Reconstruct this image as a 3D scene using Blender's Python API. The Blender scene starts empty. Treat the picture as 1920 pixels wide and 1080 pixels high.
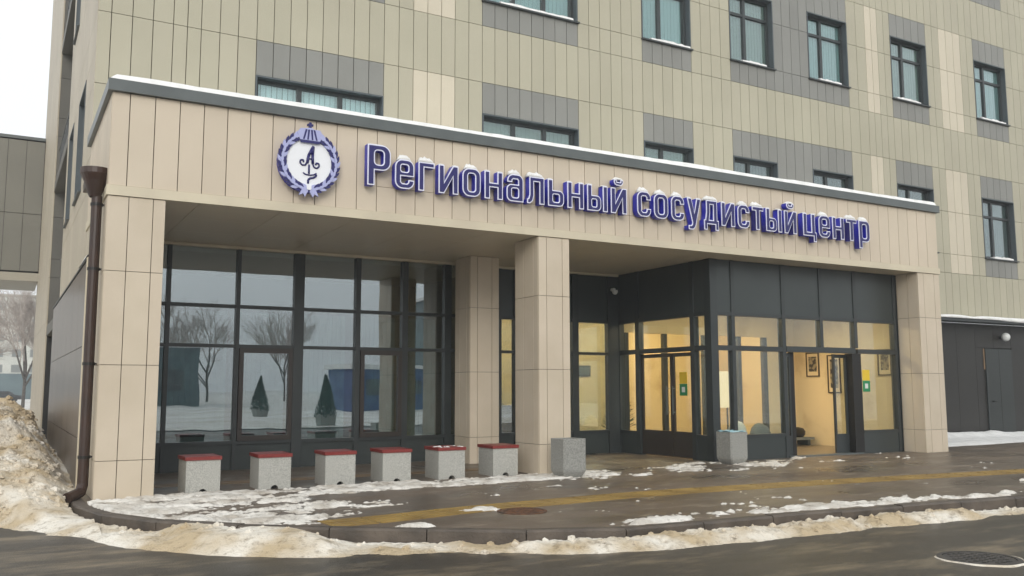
import bpy, math, random
import numpy as np
from mathutils import Vector, Matrix
random.seed(7)
rng = np.random.default_rng(11)
S = bpy.context.scene
COL = S.collection

# ------------------------------------------------------------------ camera, sky, sun, exposure
CAM_H = 1.45
F_PX, YAW, PITCH, ROLL = 1681.5, 0.5180, 0.1119, -0.0021
cy_, sy_, cp_, sp_ = math.cos(YAW), math.sin(YAW), math.cos(PITCH), math.sin(PITCH)
FW = Vector((sy_*cp_, cy_*cp_, sp_)); RT = Vector((cy_, -sy_, 0)); UP = RT.cross(FW)
R2 = math.cos(ROLL)*RT + math.sin(ROLL)*UP; U2 = -math.sin(ROLL)*RT + math.cos(ROLL)*UP
cam_d = bpy.data.cameras.new('camera'); cam = bpy.data.objects.new('camera', cam_d); COL.objects.link(cam)
cam.matrix_world = Matrix(((R2.x, U2.x, -FW.x, 0), (R2.y, U2.y, -FW.y, 0), (R2.z, U2.z, -FW.z, CAM_H), (0, 0, 0, 1)))
cam_d.sensor_width = 36; cam_d.lens = F_PX/1920*36; cam_d.clip_end = 3000; cam_d.clip_start = 0.05
S.camera = cam
def px(P):
    d = Vector(P) - Vector((0, 0, CAM_H)); z = d.dot(FW)
    if z < 0.1: return None
    return (960+F_PX*d.dot(R2)/z, 540-F_PX*d.dot(U2)/z, z)

SUN_EL, SUN_AZ = math.radians(24), math.radians(205)    # azimuth clockwise from +Y
w = bpy.data.worlds.new('World'); S.world = w; w.use_nodes = True
nt = w.node_tree; nt.nodes.clear()
sky = nt.nodes.new('ShaderNodeTexSky'); sky.sky_type = 'NISHITA'; sky.sun_disc = False
sky.sun_elevation = SUN_EL; sky.sun_rotation = SUN_AZ; sky.air_density = 1.0; sky.dust_density = 4.0; sky.ozone_density = 1.0
hs = nt.nodes.new('ShaderNodeHueSaturation'); hs.inputs['Saturation'].default_value = 0.22
cl = nt.nodes.new('ShaderNodeMix'); cl.data_type = 'RGBA'; cl.inputs[0].default_value = 0.80
cl.inputs['B'].default_value = (8.4, 8.7, 8.9, 1)          # even cloud cover
bgn = nt.nodes.new('ShaderNodeBackground'); bgn.inputs['Strength'].default_value = 0.10
out = nt.nodes.new('ShaderNodeOutputWorld')
nt.links.new(sky.outputs[0], hs.inputs['Color']); nt.links.new(hs.outputs[0], cl.inputs['A'])
nt.links.new(cl.outputs['Result'], bgn.inputs['Color']); nt.links.new(bgn.outputs[0], out.inputs[0])
sl = bpy.data.lights.new('sun', 'SUN'); sl.energy = 0.8; sl.angle = math.radians(25); sl.color = (1, .95, .88)
sun = bpy.data.objects.new('sun', sl); COL.objects.link(sun)
sd = Vector((math.sin(SUN_AZ)*math.cos(SUN_EL), math.cos(SUN_AZ)*math.cos(SUN_EL), math.sin(SUN_EL)))
sun.rotation_euler = (-sd).to_track_quat('-Z', 'Y').to_euler(); sun.location = (0, -10, 30)
S.view_settings.view_transform = 'Standard'; S.view_settings.look = 'None'
S.view_settings.gamma = 1; S.view_settings.exposure = 0.55; S.view_settings.use_curve_mapping = False

# ------------------------------------------------------------------ helpers
def srgb(r, g, b):
    f = lambda c: (c/255)/12.92 if c/255 <= .04045 else ((c/255+.055)/1.055)**2.4
    return (f(r), f(g), f(b), 1)
MAT = {}
def mat(name, col, rough=.6, col2=None, scale=3., detail=6, bump=0., bscale=40., spec=.5, metal=0., rnd=0., rough2=None, thr=(.35, .65), vary=None, col3=None, scale3=.6, thr3=(.55, .75)):
    m = bpy.data.materials.new(name); m.use_nodes = True; n = m.node_tree; N = n.nodes; K = n.links
    b = N['Principled BSDF']; b.inputs['Roughness'].default_value = rough; b.inputs['Metallic'].default_value = metal
    b.inputs['Specular IOR Level'].default_value = spec; b.inputs['Base Color'].default_value = col
    geo = N.new('ShaderNodeNewGeometry'); last = None
    if col2 is not None:
        t = N.new('ShaderNodeTexNoise'); t.inputs['Scale'].default_value = scale; t.inputs['Detail'].default_value = detail
        mp = N.new('ShaderNodeMapping'); mp.vector_type = 'POINT'
        if vary: mp.inputs['Scale'].default_value = vary
        K.new(geo.outputs['Position'], mp.inputs[0]); K.new(mp.outputs[0], t.inputs['Vector'])
        r = N.new('ShaderNodeMapRange'); r.inputs[1].default_value = thr[0]; r.inputs[2].default_value = thr[1]
        K.new(t.outputs['Fac'], r.inputs[0])
        mx = N.new('ShaderNodeMix'); mx.data_type = 'RGBA'; mx.inputs['A'].default_value = col; mx.inputs['B'].default_value = col2
        K.new(r.outputs[0], mx.inputs[0]); last = mx.outputs['Result']
        if col3 is not None:
            t3 = N.new('ShaderNodeTexNoise'); t3.inputs['Scale'].default_value = scale3; t3.inputs['Detail'].default_value = 10; t3.inputs['Roughness'].default_value = .68
            K.new(mp.outputs[0], t3.inputs['Vector']); r3 = N.new('ShaderNodeMapRange'); r3.inputs[1].default_value = thr3[0]; r3.inputs[2].default_value = thr3[1]
            K.new(t3.outputs['Fac'], r3.inputs[0]); mx3 = N.new('ShaderNodeMix'); mx3.data_type = 'RGBA'; mx3.inputs['B'].default_value = col3
            K.new(r3.outputs[0], mx3.inputs[0]); K.new(last, mx3.inputs['A']); last = mx3.outputs['Result']
        if rough2 is not None:
            rr = N.new('ShaderNodeMix'); rr.inputs[2].default_value = rough; rr.inputs[3].default_value = rough2
            K.new(r.outputs[0], rr.inputs[0]); K.new(rr.outputs[0], b.inputs['Roughness'])
    if rnd > 0:
        oi = N.new('ShaderNodeObjectInfo'); ad = N.new('ShaderNodeMath'); ad.operation = 'ADD'
        K.new(oi.outputs['Random'], ad.inputs[0]); K.new(geo.outputs['Random Per Island'], ad.inputs[1])
        fr = N.new('ShaderNodeMath'); fr.operation = 'FRACT'; K.new(ad.outputs[0], fr.inputs[0])
        h = N.new('ShaderNodeHueSaturation')
        m1 = N.new('ShaderNodeMapRange'); m1.inputs[3].default_value = 1-rnd; m1.inputs[4].default_value = 1+rnd
        m2 = N.new('ShaderNodeMapRange'); m2.inputs[3].default_value = .5-rnd*.06; m2.inputs[4].default_value = .5+rnd*.06
        K.new(fr.outputs[0], m1.inputs[0]); K.new(m1.outputs[0], h.inputs['Value'])
        mu = N.new('ShaderNodeMath'); mu.operation = 'MULTIPLY'; mu.inputs[1].default_value = 7.31; K.new(fr.outputs[0], mu.inputs[0])
        f2 = N.new('ShaderNodeMath'); f2.operation = 'FRACT'; K.new(mu.outputs[0], f2.inputs[0])
        K.new(f2.outputs[0], m2.inputs[0]); K.new(m2.outputs[0], h.inputs['Hue'])
        if last: K.new(last, h.inputs['Color'])
        else: h.inputs['Color'].default_value = col
        last = h.outputs[0]
    if last: K.new(last, b.inputs['Base Color'])
    if bump > 0:
        t2 = N.new('ShaderNodeTexNoise'); t2.inputs['Scale'].default_value = bscale; t2.inputs['Detail'].default_value = 5
        K.new(geo.outputs['Position'], t2.inputs['Vector'])
        bp = N.new('ShaderNodeBump'); bp.inputs['Strength'].default_value = bump; bp.inputs['Distance'].default_value = .02
        K.new(t2.outputs['Fac'], bp.inputs['Height']); K.new(bp.outputs[0], b.inputs['Normal'])
    MAT[name] = m
    return m
def emis(name, col, st):
    m = bpy.data.materials.new(name); m.use_nodes = True; N = m.node_tree.nodes; N.clear()
    e = N.new('ShaderNodeEmission'); e.inputs[0].default_value = col; e.inputs[1].default_value = st
    o = N.new('ShaderNodeOutputMaterial'); m.node_tree.links.new(e.outputs[0], o.inputs[0]); MAT[name] = m; return m
def glass(name, tint, base=.14, grow=.75, rough=0.):
    m = bpy.data.materials.new(name); m.use_nodes = True; n = m.node_tree; N = n.nodes; K = n.links; N.clear()
    tr = N.new('ShaderNodeBsdfTransparent'); tr.inputs[0].default_value = tint
    gl = N.new('ShaderNodeBsdfGlossy'); gl.inputs['Roughness'].default_value = rough; gl.inputs['Color'].default_value = (.93, .97, 1, 1)
    lw = N.new('ShaderNodeLayerWeight'); lw.inputs[0].default_value = .5
    pw = N.new('ShaderNodeMath'); pw.operation = 'POWER'; pw.inputs[1].default_value = 2.6
    ma = N.new('ShaderNodeMath'); ma.operation = 'MULTIPLY_ADD'; ma.inputs[1].default_value = grow; ma.inputs[2].default_value = base
    K.new(lw.outputs['Facing'], pw.inputs[0]); K.new(pw.outputs[0], ma.inputs[0])
    geo = N.new('ShaderNodeNewGeometry'); tx = N.new('ShaderNodeTexNoise'); tx.inputs['Scale'].default_value = 1.1; tx.inputs['Detail'].default_value = 1
    K.new(geo.outputs['Position'], tx.inputs['Vector'])
    bp = N.new('ShaderNodeBump'); bp.inputs['Strength'].default_value = .06; bp.inputs['Distance'].default_value = .03
    K.new(tx.outputs['Fac'], bp.inputs['Height']); K.new(bp.outputs[0], gl.inputs['Normal'])
    mx = N.new('ShaderNodeMixShader'); o = N.new('ShaderNodeOutputMaterial')
    K.new(ma.outputs[0], mx.inputs[0]); K.new(tr.outputs[0], mx.inputs[1]); K.new(gl.outputs[0], mx.inputs[2]); K.new(mx.outputs[0], o.inputs[0])
    MAT[name] = m; return m

class MB:
    def __init__(s): s.v = []; s.f = []
    def box(s, x0, y0, z0, x1, y1, z1):
        i = len(s.v)
        s.v += [(x0,y0,z0),(x1,y0,z0),(x1,y1,z0),(x0,y1,z0),(x0,y0,z1),(x1,y0,z1),(x1,y1,z1),(x0,y1,z1)]
        s.f += [(i,i+3,i+2,i+1),(i+4,i+5,i+6,i+7),(i,i+1,i+5,i+4),(i+1,i+2,i+6,i+5),(i+2,i+3,i+7,i+6),(i+3,i,i+4,i+7)]
        return s
    def tube(s, p0, p1, r0, r1=None, n=10, cap=True):
        r1 = r0 if r1 is None else r1
        p0 = Vector(p0); p1 = Vector(p1); d = (p1-p0).normalized()
        a = d.orthogonal().normalized(); b = d.cross(a); i = len(s.v)
        for p, r in ((p0, r0), (p1, r1)):
            for k in range(n):
                t = 2*math.pi*k/n; q = p+a*(r*math.cos(t))+b*(r*math.sin(t)); s.v.append(tuple(q))
        for k in range(n):
            s.f.append((i+k, i+(k+1)%n, i+n+(k+1)%n, i+n+k))
        if cap:
            s.f.append(tuple(i+k for k in range(n-1, -1, -1))); s.f.append(tuple(i+n+k for k in range(n)))
        return s
    def path(s, pts, r, n=8):
        for a, b in zip(pts[:-1], pts[1:]): s.tube(a, b, r, r, n)
        return s
    def prism(s, poly, z0, z1):            # poly ccw in xy
        i = len(s.v); n = len(poly)
        s.v += [(x, y, z0) for x, y in poly] + [(x, y, z1) for x, y in poly]
        s.f.append(tuple(i+k for k in range(n-1, -1, -1))); s.f.append(tuple(i+n+k for k in range(n)))
        for k in range(n): s.f.append((i+k, i+(k+1)%n, i+n+(k+1)%n, i+n+k))
        return s
    def lathe(s, prof, c=(0, 0, 0), n=20):
        i = len(s.v); m = len(prof)
        for k in range(n):
            t = 2*math.pi*k/n
            for r, z in prof: s.v.append((c[0]+r*math.cos(t), c[1]+r*math.sin(t), c[2]+z))
        for k in range(n):
            for j in range(m-1):
                a = i+k*m+j; b = i+((k+1)%n)*m+j; s.f.append((a, b, b+1, a+1))
        return s
WL = {}
def wloc(o): return WL.get(o.name, Vector((0, 0, 0))) if o else Vector((0, 0, 0))
def link(name, me, m, parent, world):
    o = bpy.data.objects.new(name, me); COL.objects.link(o)
    if m is not None and len(me.materials) == 0: me.materials.append(MAT[m])
    world = Vector(world); WL[o.name] = world
    if parent: o.parent = parent
    o.location = world - wloc(parent)
    return o
def mesh(name, v, f, smooth=False):
    me = bpy.data.meshes.new(name); me.from_pydata(v, [], f); me.update()
    if smooth: me.polygons.foreach_set('use_smooth', [True]*len(me.polygons))
    return me
def build(name, mb, m, parent=None, smooth=False, base=False):
    a = np.array(mb.v, float); lo, hi = a.min(0), a.max(0); c = (lo+hi)/2
    if base: c[2] = lo[2]
    me = mesh(name, [tuple(q) for q in (a-c)], mb.f, smooth)
    return link(name, me, m, parent, c)
def box(name, m, parent, *b): return build(name, MB().box(*b), m, parent)
BOXC = {}
def panel(name, m, parent, x0, y0, z0, x1, y1, z1):
    k = (m, round(x1-x0, 3), round(y1-y0, 3), round(z1-z0, 3))
    if k not in BOXC:
        a, b, c = (x1-x0)/2, (y1-y0)/2, (z1-z0)/2
        q = MB().box(-a, -b, -c, a, b, c); me = mesh(name, q.v, q.f); me.materials.append(MAT[m]); BOXC[k] = me
    return link(name, BOXC[k], None, parent, ((x0+x1)/2, (y0+y1)/2, (z0+z1)/2))
def tag(o, label=None, cat=None, group=None, kind=None):
    if label: o['label'] = label
    if cat: o['category'] = cat
    if group: o['group'] = group
    if kind: o['kind'] = kind
    return o
def thing(name, loc, label, cat, group=None):
    o = bpy.data.objects.new(name, None); COL.objects.link(o); o.location = loc; o.empty_display_size = .2
    WL[o.name] = Vector(loc); return tag(o, label, cat, group)
def copy_tree(o, parent=None):
    c = o.copy(); COL.objects.link(c); c.parent = parent
    for ch in o.children: copy_tree(ch, c)
    return c
def wall_cells(xs, zs, holes, inset=0.):
    """cells of a grid, minus holes (x0,x1,z0,z1)"""
    xs = sorted(set([round(q, 4) for q in xs])); zs = sorted(set([round(q, 4) for q in zs])); r = []
    for a, b in zip(xs[:-1], xs[1:]):
        for c, d in zip(zs[:-1], zs[1:]):
            mx, mz = (a+b)/2, (c+d)/2
            if any(h[0] < mx < h[1] and h[2] < mz < h[3] for h in holes): continue
            r.append((a, b, c, d))
    return r
# numpy value noise
_tab = rng.random((256, 256))
def vnoise(x, y):
    xi = np.floor(x).astype(int); yi = np.floor(y).astype(int); fx = x-xi; fy = y-yi
    fx = fx*fx*(3-2*fx); fy = fy*fy*(3-2*fy)
    g = lambda i, j: _tab[(xi+i) & 255, (yi+j) & 255]
    return (g(0,0)*(1-fx)+g(1,0)*fx)*(1-fy)+(g(0,1)*(1-fx)+g(1,1)*fx)*fy
def fbm(x, y, o=5, g=.5):
    s = 0; a = 1; t = 0
    for k in range(o):
        s = s+a*vnoise(x*2**k+17*k, y*2**k+31*k); t += a; a *= g
    return s/t
def sstep(a, b, x):
    t = np.clip((x-a)/(b-a), 0, 1); return t*t*(3-2*t)
def hfield(name, m, x0, x1, y0, y1, step, fn, zlow, smooth=True, label=None, cat=None):
    xs = np.arange(x0, x1+step/2, step); ys = np.arange(y0, y1+step/2, step)
    X, Y = np.meshgrid(xs, ys); Z = fn(X, Y); ny, nx = X.shape
    keep = Z > zlow
    idx = np.arange(nx*ny).reshape(ny, nx)
    q = keep[:-1,:-1] | keep[1:,:-1] | keep[:-1,1:] | keep[1:,1:]
    f = np.stack([idx[:-1,:-1][q], idx[:-1,1:][q], idx[1:,1:][q], idx[1:,:-1][q]], 1)
    used = np.unique(f); rm = -np.ones(nx*ny, int); rm[used] = np.arange(len(used))
    v = np.stack([X.ravel(), Y.ravel(), Z.ravel()], 1)[used]; f = rm[f]
    me = bpy.data.meshes.new(name); me.vertices.add(len(v)); me.vertices.foreach_set('co', v.ravel())
    me.loops.add(f.size); me.loops.foreach_set('vertex_index', f.ravel().astype(np.int32))
    me.polygons.add(len(f)); me.polygons.foreach_set('loop_start', np.arange(0, f.size, 4, dtype=np.int32))
    me.update(calc_edges=True); me.validate()
    if smooth: me.polygons.foreach_set('use_smooth', np.ones(len(f), bool))
    o = link(name, me, m, None, (0, 0, 0)); tag(o, label, cat, kind='stuff'); return o

# ------------------------------------------------------------------ materials
mat('fascia_panel', srgb(203,190,170), .55, srgb(198,185,165), 1.2, rnd=.035)
mat('column_panel', srgb(202,189,169), .5, srgb(194,181,160), 1.5, rnd=.03)
mat('facade_panel', srgb(173,168,148), .55, srgb(168,163,143), .8, rnd=.035)
mat('facade_grey', srgb(132,132,127), .5, srgb(126,126,121), .8, rnd=.05)
mat('facade_light', srgb(200,191,171), .55, srgb(195,186,166), .8, rnd=.03)
mat('side_panel', srgb(184,174,155), .55, srgb(176,166,147), .8, rnd=.05)
mat('shaded_recess_panel', srgb(104,102,95), .6, srgb(96,94,88), .8, rnd=.05)  # facade grey darkened, shade of the loggia put into the colour
mat('plinth_panel', srgb(104,93,84), .3, srgb(94,84,76), 1.0, rnd=.05)
mat('core', srgb(92,86,76), .9)
mat('core_dark', srgb(40,40,40), .9)
mat('band', srgb(206,196,172), .5, srgb(196,186,164), 1.5)
mat('soffit', srgb(216,207,186), .42, srgb(210,201,180), .8, rnd=.02)
mat('coping', srgb(92,98,98), .38, srgb(84,90,90), 2.)
mat('frame_dark', srgb(52,57,58), .4, srgb(47,52,53), 2.)
mat('frame_brown', srgb(52,46,42), .4)
mat('spandrel', srgb(56,62,62), .32, srgb(51,57,57), 1.5, rnd=.03)
mat('reveal', srgb(74,82,86), .45)
mat('black', srgb(22,21,20), .5)
mat('pipe_brown', srgb(62,44,36), .4, srgb(52,38,32), 4.)
mat('dark_wall', srgb(38,36,33), .5, srgb(33,31,29), 1.2, rnd=.06)
mat('door_dark', srgb(36,41,40), .4)
mat('granite', srgb(182,181,174), .7, srgb(150,150,144), 75., 3, bump=.1, bscale=90, thr=(.40, .62))
mat('granite_dark', srgb(158,158,152), .7, srgb(124,124,120), 75., 3, bump=.1, bscale=90, thr=(.40, .62))
mat('red_wood', srgb(134,52,46), .45, srgb(112,40,38), 14., vary=(1, 8, 8))
mat('snow', srgb(238,238,236), .75, srgb(222,222,220), 5., bump=.35, bscale=25, spec=.3)
mat('snow_trodden', srgb(228,224,216), .7, srgb(186,178,166), 2.6, 9, bump=.8, bscale=34, spec=.3, thr=(.42, .66), col3=srgb(112,100,88), scale3=6., thr3=(.54, .74))
mat('snow_sandy', srgb(232,226,214), .75, srgb(190,172,142), 1.5, 10, bump=1., bscale=34, spec=.25, thr=(.36, .60), col3=srgb(120,104,82), scale3=8.5, thr3=(.52, .76))
mat('asphalt', srgb(74,68,58), .6, srgb(52,48,43), .7, 9, bump=.4, bscale=60, rough2=.32, thr=(.36, .62), vary=(.35, 1, 1), col3=srgb(136,122,100), scale3=2.2, thr3=(.50, .72))
mat('pavers', srgb(112,99,86), .5, srgb(84,74,64), 1.1, 9, bump=.35, bscale=45, rough2=.26, thr=(.34, .66), vary=(.45, 1, 1), col3=srgb(150,138,122), scale3=3.6, thr3=(.54, .72))
mat('kerb', srgb(98,88,78), .6, srgb(70,63,56), 3., 6, bump=.4, bscale=40)
mat('tactile', srgb(158,130,70), .5, srgb(128,104,58), 2.2, 7, bump=.2, bscale=50)
mat('tan_paver', srgb(136,112,84), .5, srgb(112,92,70), 2.)
mat('rust', srgb(112,74,46), .7, srgb(64,50,42), 8., bump=.4)
mat('iron', srgb(74,70,66), .6, srgb(52,50,48), 8., bump=.4)
mat('ground_snow', srgb(226,226,224), .8, srgb(196,190,180), .25, 8, bump=.3, bscale=3)
mat('letter_side', srgb(30,36,172), .35, spec=.5)
mat('letter_edge', srgb(226,228,246), .4)
mat('letter_face', srgb(30,28,96), .3)
mat('emblem_white', srgb(232,234,238), .4)
mat('emblem_lav', srgb(168,172,212), .4)
mat('marble', srgb(222,206,172), .3, srgb(190,170,134), 1.4, 10, thr=(.55, .75))
mat('interior_dark', srgb(70,76,78), .8)
mat('interior_grey', srgb(120,124,122), .8)
mat('interior_floor', srgb(110,98,82), .3)
mat('ceiling', srgb(190,182,166), .8)
mat('blind_pale', srgb(232,236,235), .8, rnd=.04)
mat('blind_sky_teal', srgb(150,172,168), .8, rnd=.06)  # teal of the reflected sky put into the blind colour
mat('blind_green', srgb(140,146,134), .8, rnd=.04)
mat('blind_dark', srgb(104,104,98), .8, rnd=.04)
mat('curtain_reflect_teal', srgb(120,150,150), .8, srgb(84,112,116), 3.)  # teal reflection of the glass put into the fabric colour
mat('wood_frame', srgb(70,56,40), .5)
mat('print', srgb(150,138,112), .6, srgb(52,50,50), 9., 4, thr=(.46, .54))
mat('green_sticker', srgb(30,132,84), .5)
mat('yellow_sticker', srgb(222,190,50), .5)
mat('bag_blue', srgb(150,186,194), .4)
mat('leaf', srgb(58,72,44), .6, srgb(40,54,34), 6.)
mat('thuja', srgb(46,66,54), .8, srgb(32,48,42), 6.)
mat('bark', srgb(96,90,84), .9, srgb(60,56,52), 6.)
mat('frost_haze_twig', srgb(186,176,168), .9, srgb(150,140,132), 2.)  # frosted birch twigs; on mirrored trees the pale tone paints haze
mat('pale_wall', srgb(206,206,196), .8, srgb(190,192,184), .2)
mat('skyway_panel', srgb(116,114,104), .5, srgb(108,106,97), .5, rnd=.05)
mat('skyway_trim', srgb(158,152,138), .6)
mat('kiosk_blue', srgb(52,84,136), .6, srgb(44,72,120), 2.)
mat('office_teal', srgb(84,104,108), .6, srgb(72,92,98), .6)
mat('car_dark', srgb(44,46,50), .3)
mat('tyre', srgb(24,24,24), .8)
mat('lamp_white', srgb(216,218,216), .35)
mat('red_plastic', srgb(150,40,30), .4)
glass('glass', (.72, .80, .80, 1), .25, .8)
glass('glass_clear', (.87, .90, .86, 1), .07, .6)
glass('glass_upper', (.80, .89, .89, 1), .10, .6)
emis('lamp_warm', (1, .78, .46, 1), 22.0)
emis('lamp_lobby', (1, .74, .40, 1), 30.0)
emis('lamp_board', (1, .80, .48, 1), .85)
emis('lamp_bit', (1, .90, .60, 1), 2.5)

# ------------------------------------------------------------------ ground, road, sidewalk
YF, YB, YG, YV = 13.116, 16.443, 16.85, 13.70       # canopy front, building front, lobby glass, vestibule front
XL, XR, ZB, ZCB, ZCT = 1.153, 18.946, 4.085, 5.534, 5.700
def plane(name, m, pts, z, kind='structure', parent=None):
    mb = MB(); mb.v = [(x, y, z) for x, y in pts]; mb.f = [tuple(range(len(pts)))]
    o = build(name, mb, m, parent); 
    if kind: tag(o, kind=kind)
    return o
plane('ground', 'ground_snow', [(-900,-900),(900,-900),(900,900),(-900,900)], -.146)
plane('road', 'asphalt', [(-120,-2.2),(120,-2.2),(120,9),(4,10.5),(1.5,12.2),(-3,13.5),(-120,13.5)], -.13)
# kerb line: corner arc then nearly straight
kp = [(0.90,24.0),(0.90,18.0),(0.90,14.2),(0.90,13.0),(0.98,12.1),(1.30,11.2),(1.80,10.4),(2.45,9.78),(3.25,9.16),(4.08,8.52),(4.95,7.92),(5.8,7.62),(6.7,7.58),(7.7,7.55),(8.9,7.46),(10.5,7.33),(12,7.2),(14,7.08),(17,6.9),(22,6.6),(30,6.1),(45,5.2)]
def resample(p, d):
    P = [Vector(q) for q in p]; o = []
    # Catmull-Rom
    for i in range(len(P)-1):
        a = P[max(i-1, 0)]; b = P[i]; c = P[i+1]; e = P[min(i+2, len(P)-1)]
        n = max(2, int((c-b).length/.05))
        for k in range(n):
            t = k/n
            o.append(.5*((2*b)+(c-a)*t+(2*a-5*b+4*c-e)*t*t+(3*b-a-3*c+e)*t**3))
    o.append(P[-1]); r = [o[0]]; acc = 0
    for a, b in zip(o[:-1], o[1:]):
        acc += (b-a).length
        if acc >= d: r.append(b); acc = 0
    return r
kfine = resample(kp, .25)
sw = MB()
inner = []
for i, p in enumerate(kfine):
    t = (kfine[min(i+1, len(kfine)-1)]-kfine[max(i-1, 0)]).normalized(); inner.append(p+Vector((-t.y, t.x))*.15)
n = len(inner)
# sidewalk sheet as strips from kerb inner edge to the building
vs = [(p.x, p.y, 0) for p in inner]
tgt = []
for p in inner:
    tgt.append((max(p.x, 1.1)+ (0.0 if p.y > 13 else 0), 24.0 if p.y > 16.9 else 16.9, 0))
poly = [(p.x, p.y) for p in inner] + [(45, 24), (1.2, 24)]
sw.v = [(x, y, 0) for x, y in poly]; sw.f = [tuple(range(len(poly)))]
sidewalk = build('sidewalk', sw, 'pavers'); tag(sidewalk, kind='structure')
kst = resample(kp, 1.0)
KB = []
for i in range(len(kst)-1):
    a, b = kst[i], kst[i+1]
    if b.x > 32: break
    t = (b-a).normalized(); nn = Vector((-t.y, t.x)); g = t*.006
    a1, b1 = a+g, b-g
    dz = random.uniform(-.006, .006)
    mb = MB(); q = [a1, b1, b1+nn*.148, a1+nn*.148]
    ch = .02
    base_ = [(v.x, v.y) for v in q]; top_ = [(v.x, v.y) for v in (a1+nn*ch, b1+nn*ch, b1+nn*.148, a1+nn*.148)]
    i0 = 0
    mb.v = [(x, y, -.14) for x, y in base_]+[(x, y, .012+dz-ch) for x, y in base_]+[(x, y, .012+dz) for x, y in top_]
    mb.f = [(3,2,1,0),(8,9,10,11)]+[(k, (k+1)%4, 4+(k+1)%4, 4+k) for k in range(4)]+[(4+k, 4+(k+1)%4, 8+(k+1)%4, 8+k) for k in range(4)]
    build('kerb_stone', mb, 'kerb', sidewalk)
# tactile strip, tile by tile
tp = resample([(3.15,9.60),(3.9,9.66),(4.95,9.86),(6.3,9.98),(8.2,10.07),(10.7,9.92),(12.9,9.72),(15.6,9.42),(20,8.95),(28,8.1)], .5)
for a, b in zip(tp[:-1], tp[1:]):
    t = (b-a).normalized(); nn = Vector((-t.y, t.x)); a1, b1 = a+t*.006, b-t*.006
    mb = MB().prism([(v.x, v.y) for v in (a1-nn*.27, b1-nn*.27, b1+nn*.27, a1+nn*.27)], -.02, .006)
    for k in range(4):                       # raised bars
        o_ = -.2+k*.135
        mb.prism([(v.x, v.y) for v in (a1+t*.02+nn*(o_-.03), b1-t*.02+nn*(o_-.03), b1-t*.02+nn*(o_+.03), a1+t*.02+nn*(o_+.03))], .0055, .011)
    build('tactile_tile', mb, 'tactile', sidewalk)
for k in range(11):
    x = 2.05+k*.6
    panel('border_tile', 'tan_paver', sidewalk, x, 14.42, -.02, x+.592, 14.82, .005)
# manhole covers
def manhole(x, y, z, r, m, label):
    o = thing('manhole_cover', (x, y, z), label, 'manhole cover')
    build('rim', MB().lathe([(r, -.02), (r, .010), (r*.88, .010), (r*.88, -.02)], (x, y, z), 28), m, o)
    mb = MB().lathe([(0.0, -.02), (r*.86, -.02), (r*.86, .006), (0.0, .006)], (x, y, z), 28)
    for i in range(-3, 4):
        for j in range(-3, 4):
            if math.hypot(i, j) < 3.4: mb.box(x+i*r*.22-.02, y+j*r*.22-.02, z+.005, x+i*r*.22+.02, y+j*r*.22+.02, z+.012)
    build('lid', mb, m, o); return o
RS = MB(); na = 26
for k in range(na+1):
    t = 2.2+k*4.1/na; e = max(0., math.sin(math.pi*k/na))**.5; r0 = .365; r1 = .37+e*(.035+.018*math.sin(3*t+1)+.012*math.sin(9*t))
    for r, z in ((r0, -.129), ((r0+r1)/2, -.127+.012*e), (r1, -.131)): RS.v.append((8.02+r*math.cos(t), 5.30+r*math.sin(t), z))
for k in range(na):
    for j in range(2): a = k*3+j; RS.f.append((a, a+3, a+4, a+1))
manhole(5.50, 9.42, 0.0, .30, 'rust', 'rusty round manhole cover in the pavement beside the yellow strip')
mh = manhole(8.02, 5.30, -.13, .36, 'iron', 'iron manhole cover ringed with snow in the wet asphalt road')
build('snow_ring', RS, 'snow_sandy', mh)

# ------------------------------------------------------------------ the hospital building
bld = thing('hospital_building', (XL, YB, 0), 'tall building clad in beige and grey vertical panels with dark framed windows', 'building')
FLOOR = 4.40
zrows = [3.48, 4.83, 5.40, 6.68, 7.97, 9.23]
rows = [3.48]
for k in range(5):
    rows += [round(z+k*FLOOR, 3) for z in (4.83, 5.40, 6.68, 7.97)]
rows += [round(9.23+4*FLOOR-.0, 3)]                         # top 26.8
rows = [z for z in rows if z <= 22.5]; ZTOP = rows[-1]
wins = [(3.87,6.41,3), (8.65,11.12,3), (12.97,14.50,2), (15.80,17.35,2), (18.65,20.23,2), (22.08,23.72,2), (26.04,27.70,2), (30.2,31.8,2), (34.4,36.0,2)]
keys = [1.153,1.37,1.71,2.05,2.39,2.63,2.87,3.20,3.53,3.87,6.41,7.05,8.0,8.65,11.12,12.97,14.50,15.80,17.35,18.65,20.23,21.0,21.53,22.08,23.72,24.35,25.40,26.04,27.70,28.45,30.2,31.8,34.4,36.0,40.0]
cols = []
for a, b in zip(keys[:-1], keys[1:]):
    n = 1 if b-a < .4 else max(1, round((b-a)/.318))
    cols += [a+(b-a)*k/n for k in range(n)]
cols.append(keys[-1])
def shade(x, z):
    k = (z-4.83) % FLOOR
    if z > 4.83 and k < 7.97-4.83:
        for i, (a, b, _) in enumerate(wins):
            if a < x < b: return 'facade_grey'
        if 17.35 < x < 18.65: return 'facade_grey'
        if 7.05 < x < 8.0 or 21.0 < x < 21.53 or 24.35 < x < 25.40: return 'facade_light'
    return 'facade_panel'
holes = []
for k in range(5):
    for a, b, _ in wins:
        zs, zh = 5.40+k*FLOOR, 7.29+k*FLOOR
        if zh < ZTOP: holes.append((a, b, zs, zh))
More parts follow.
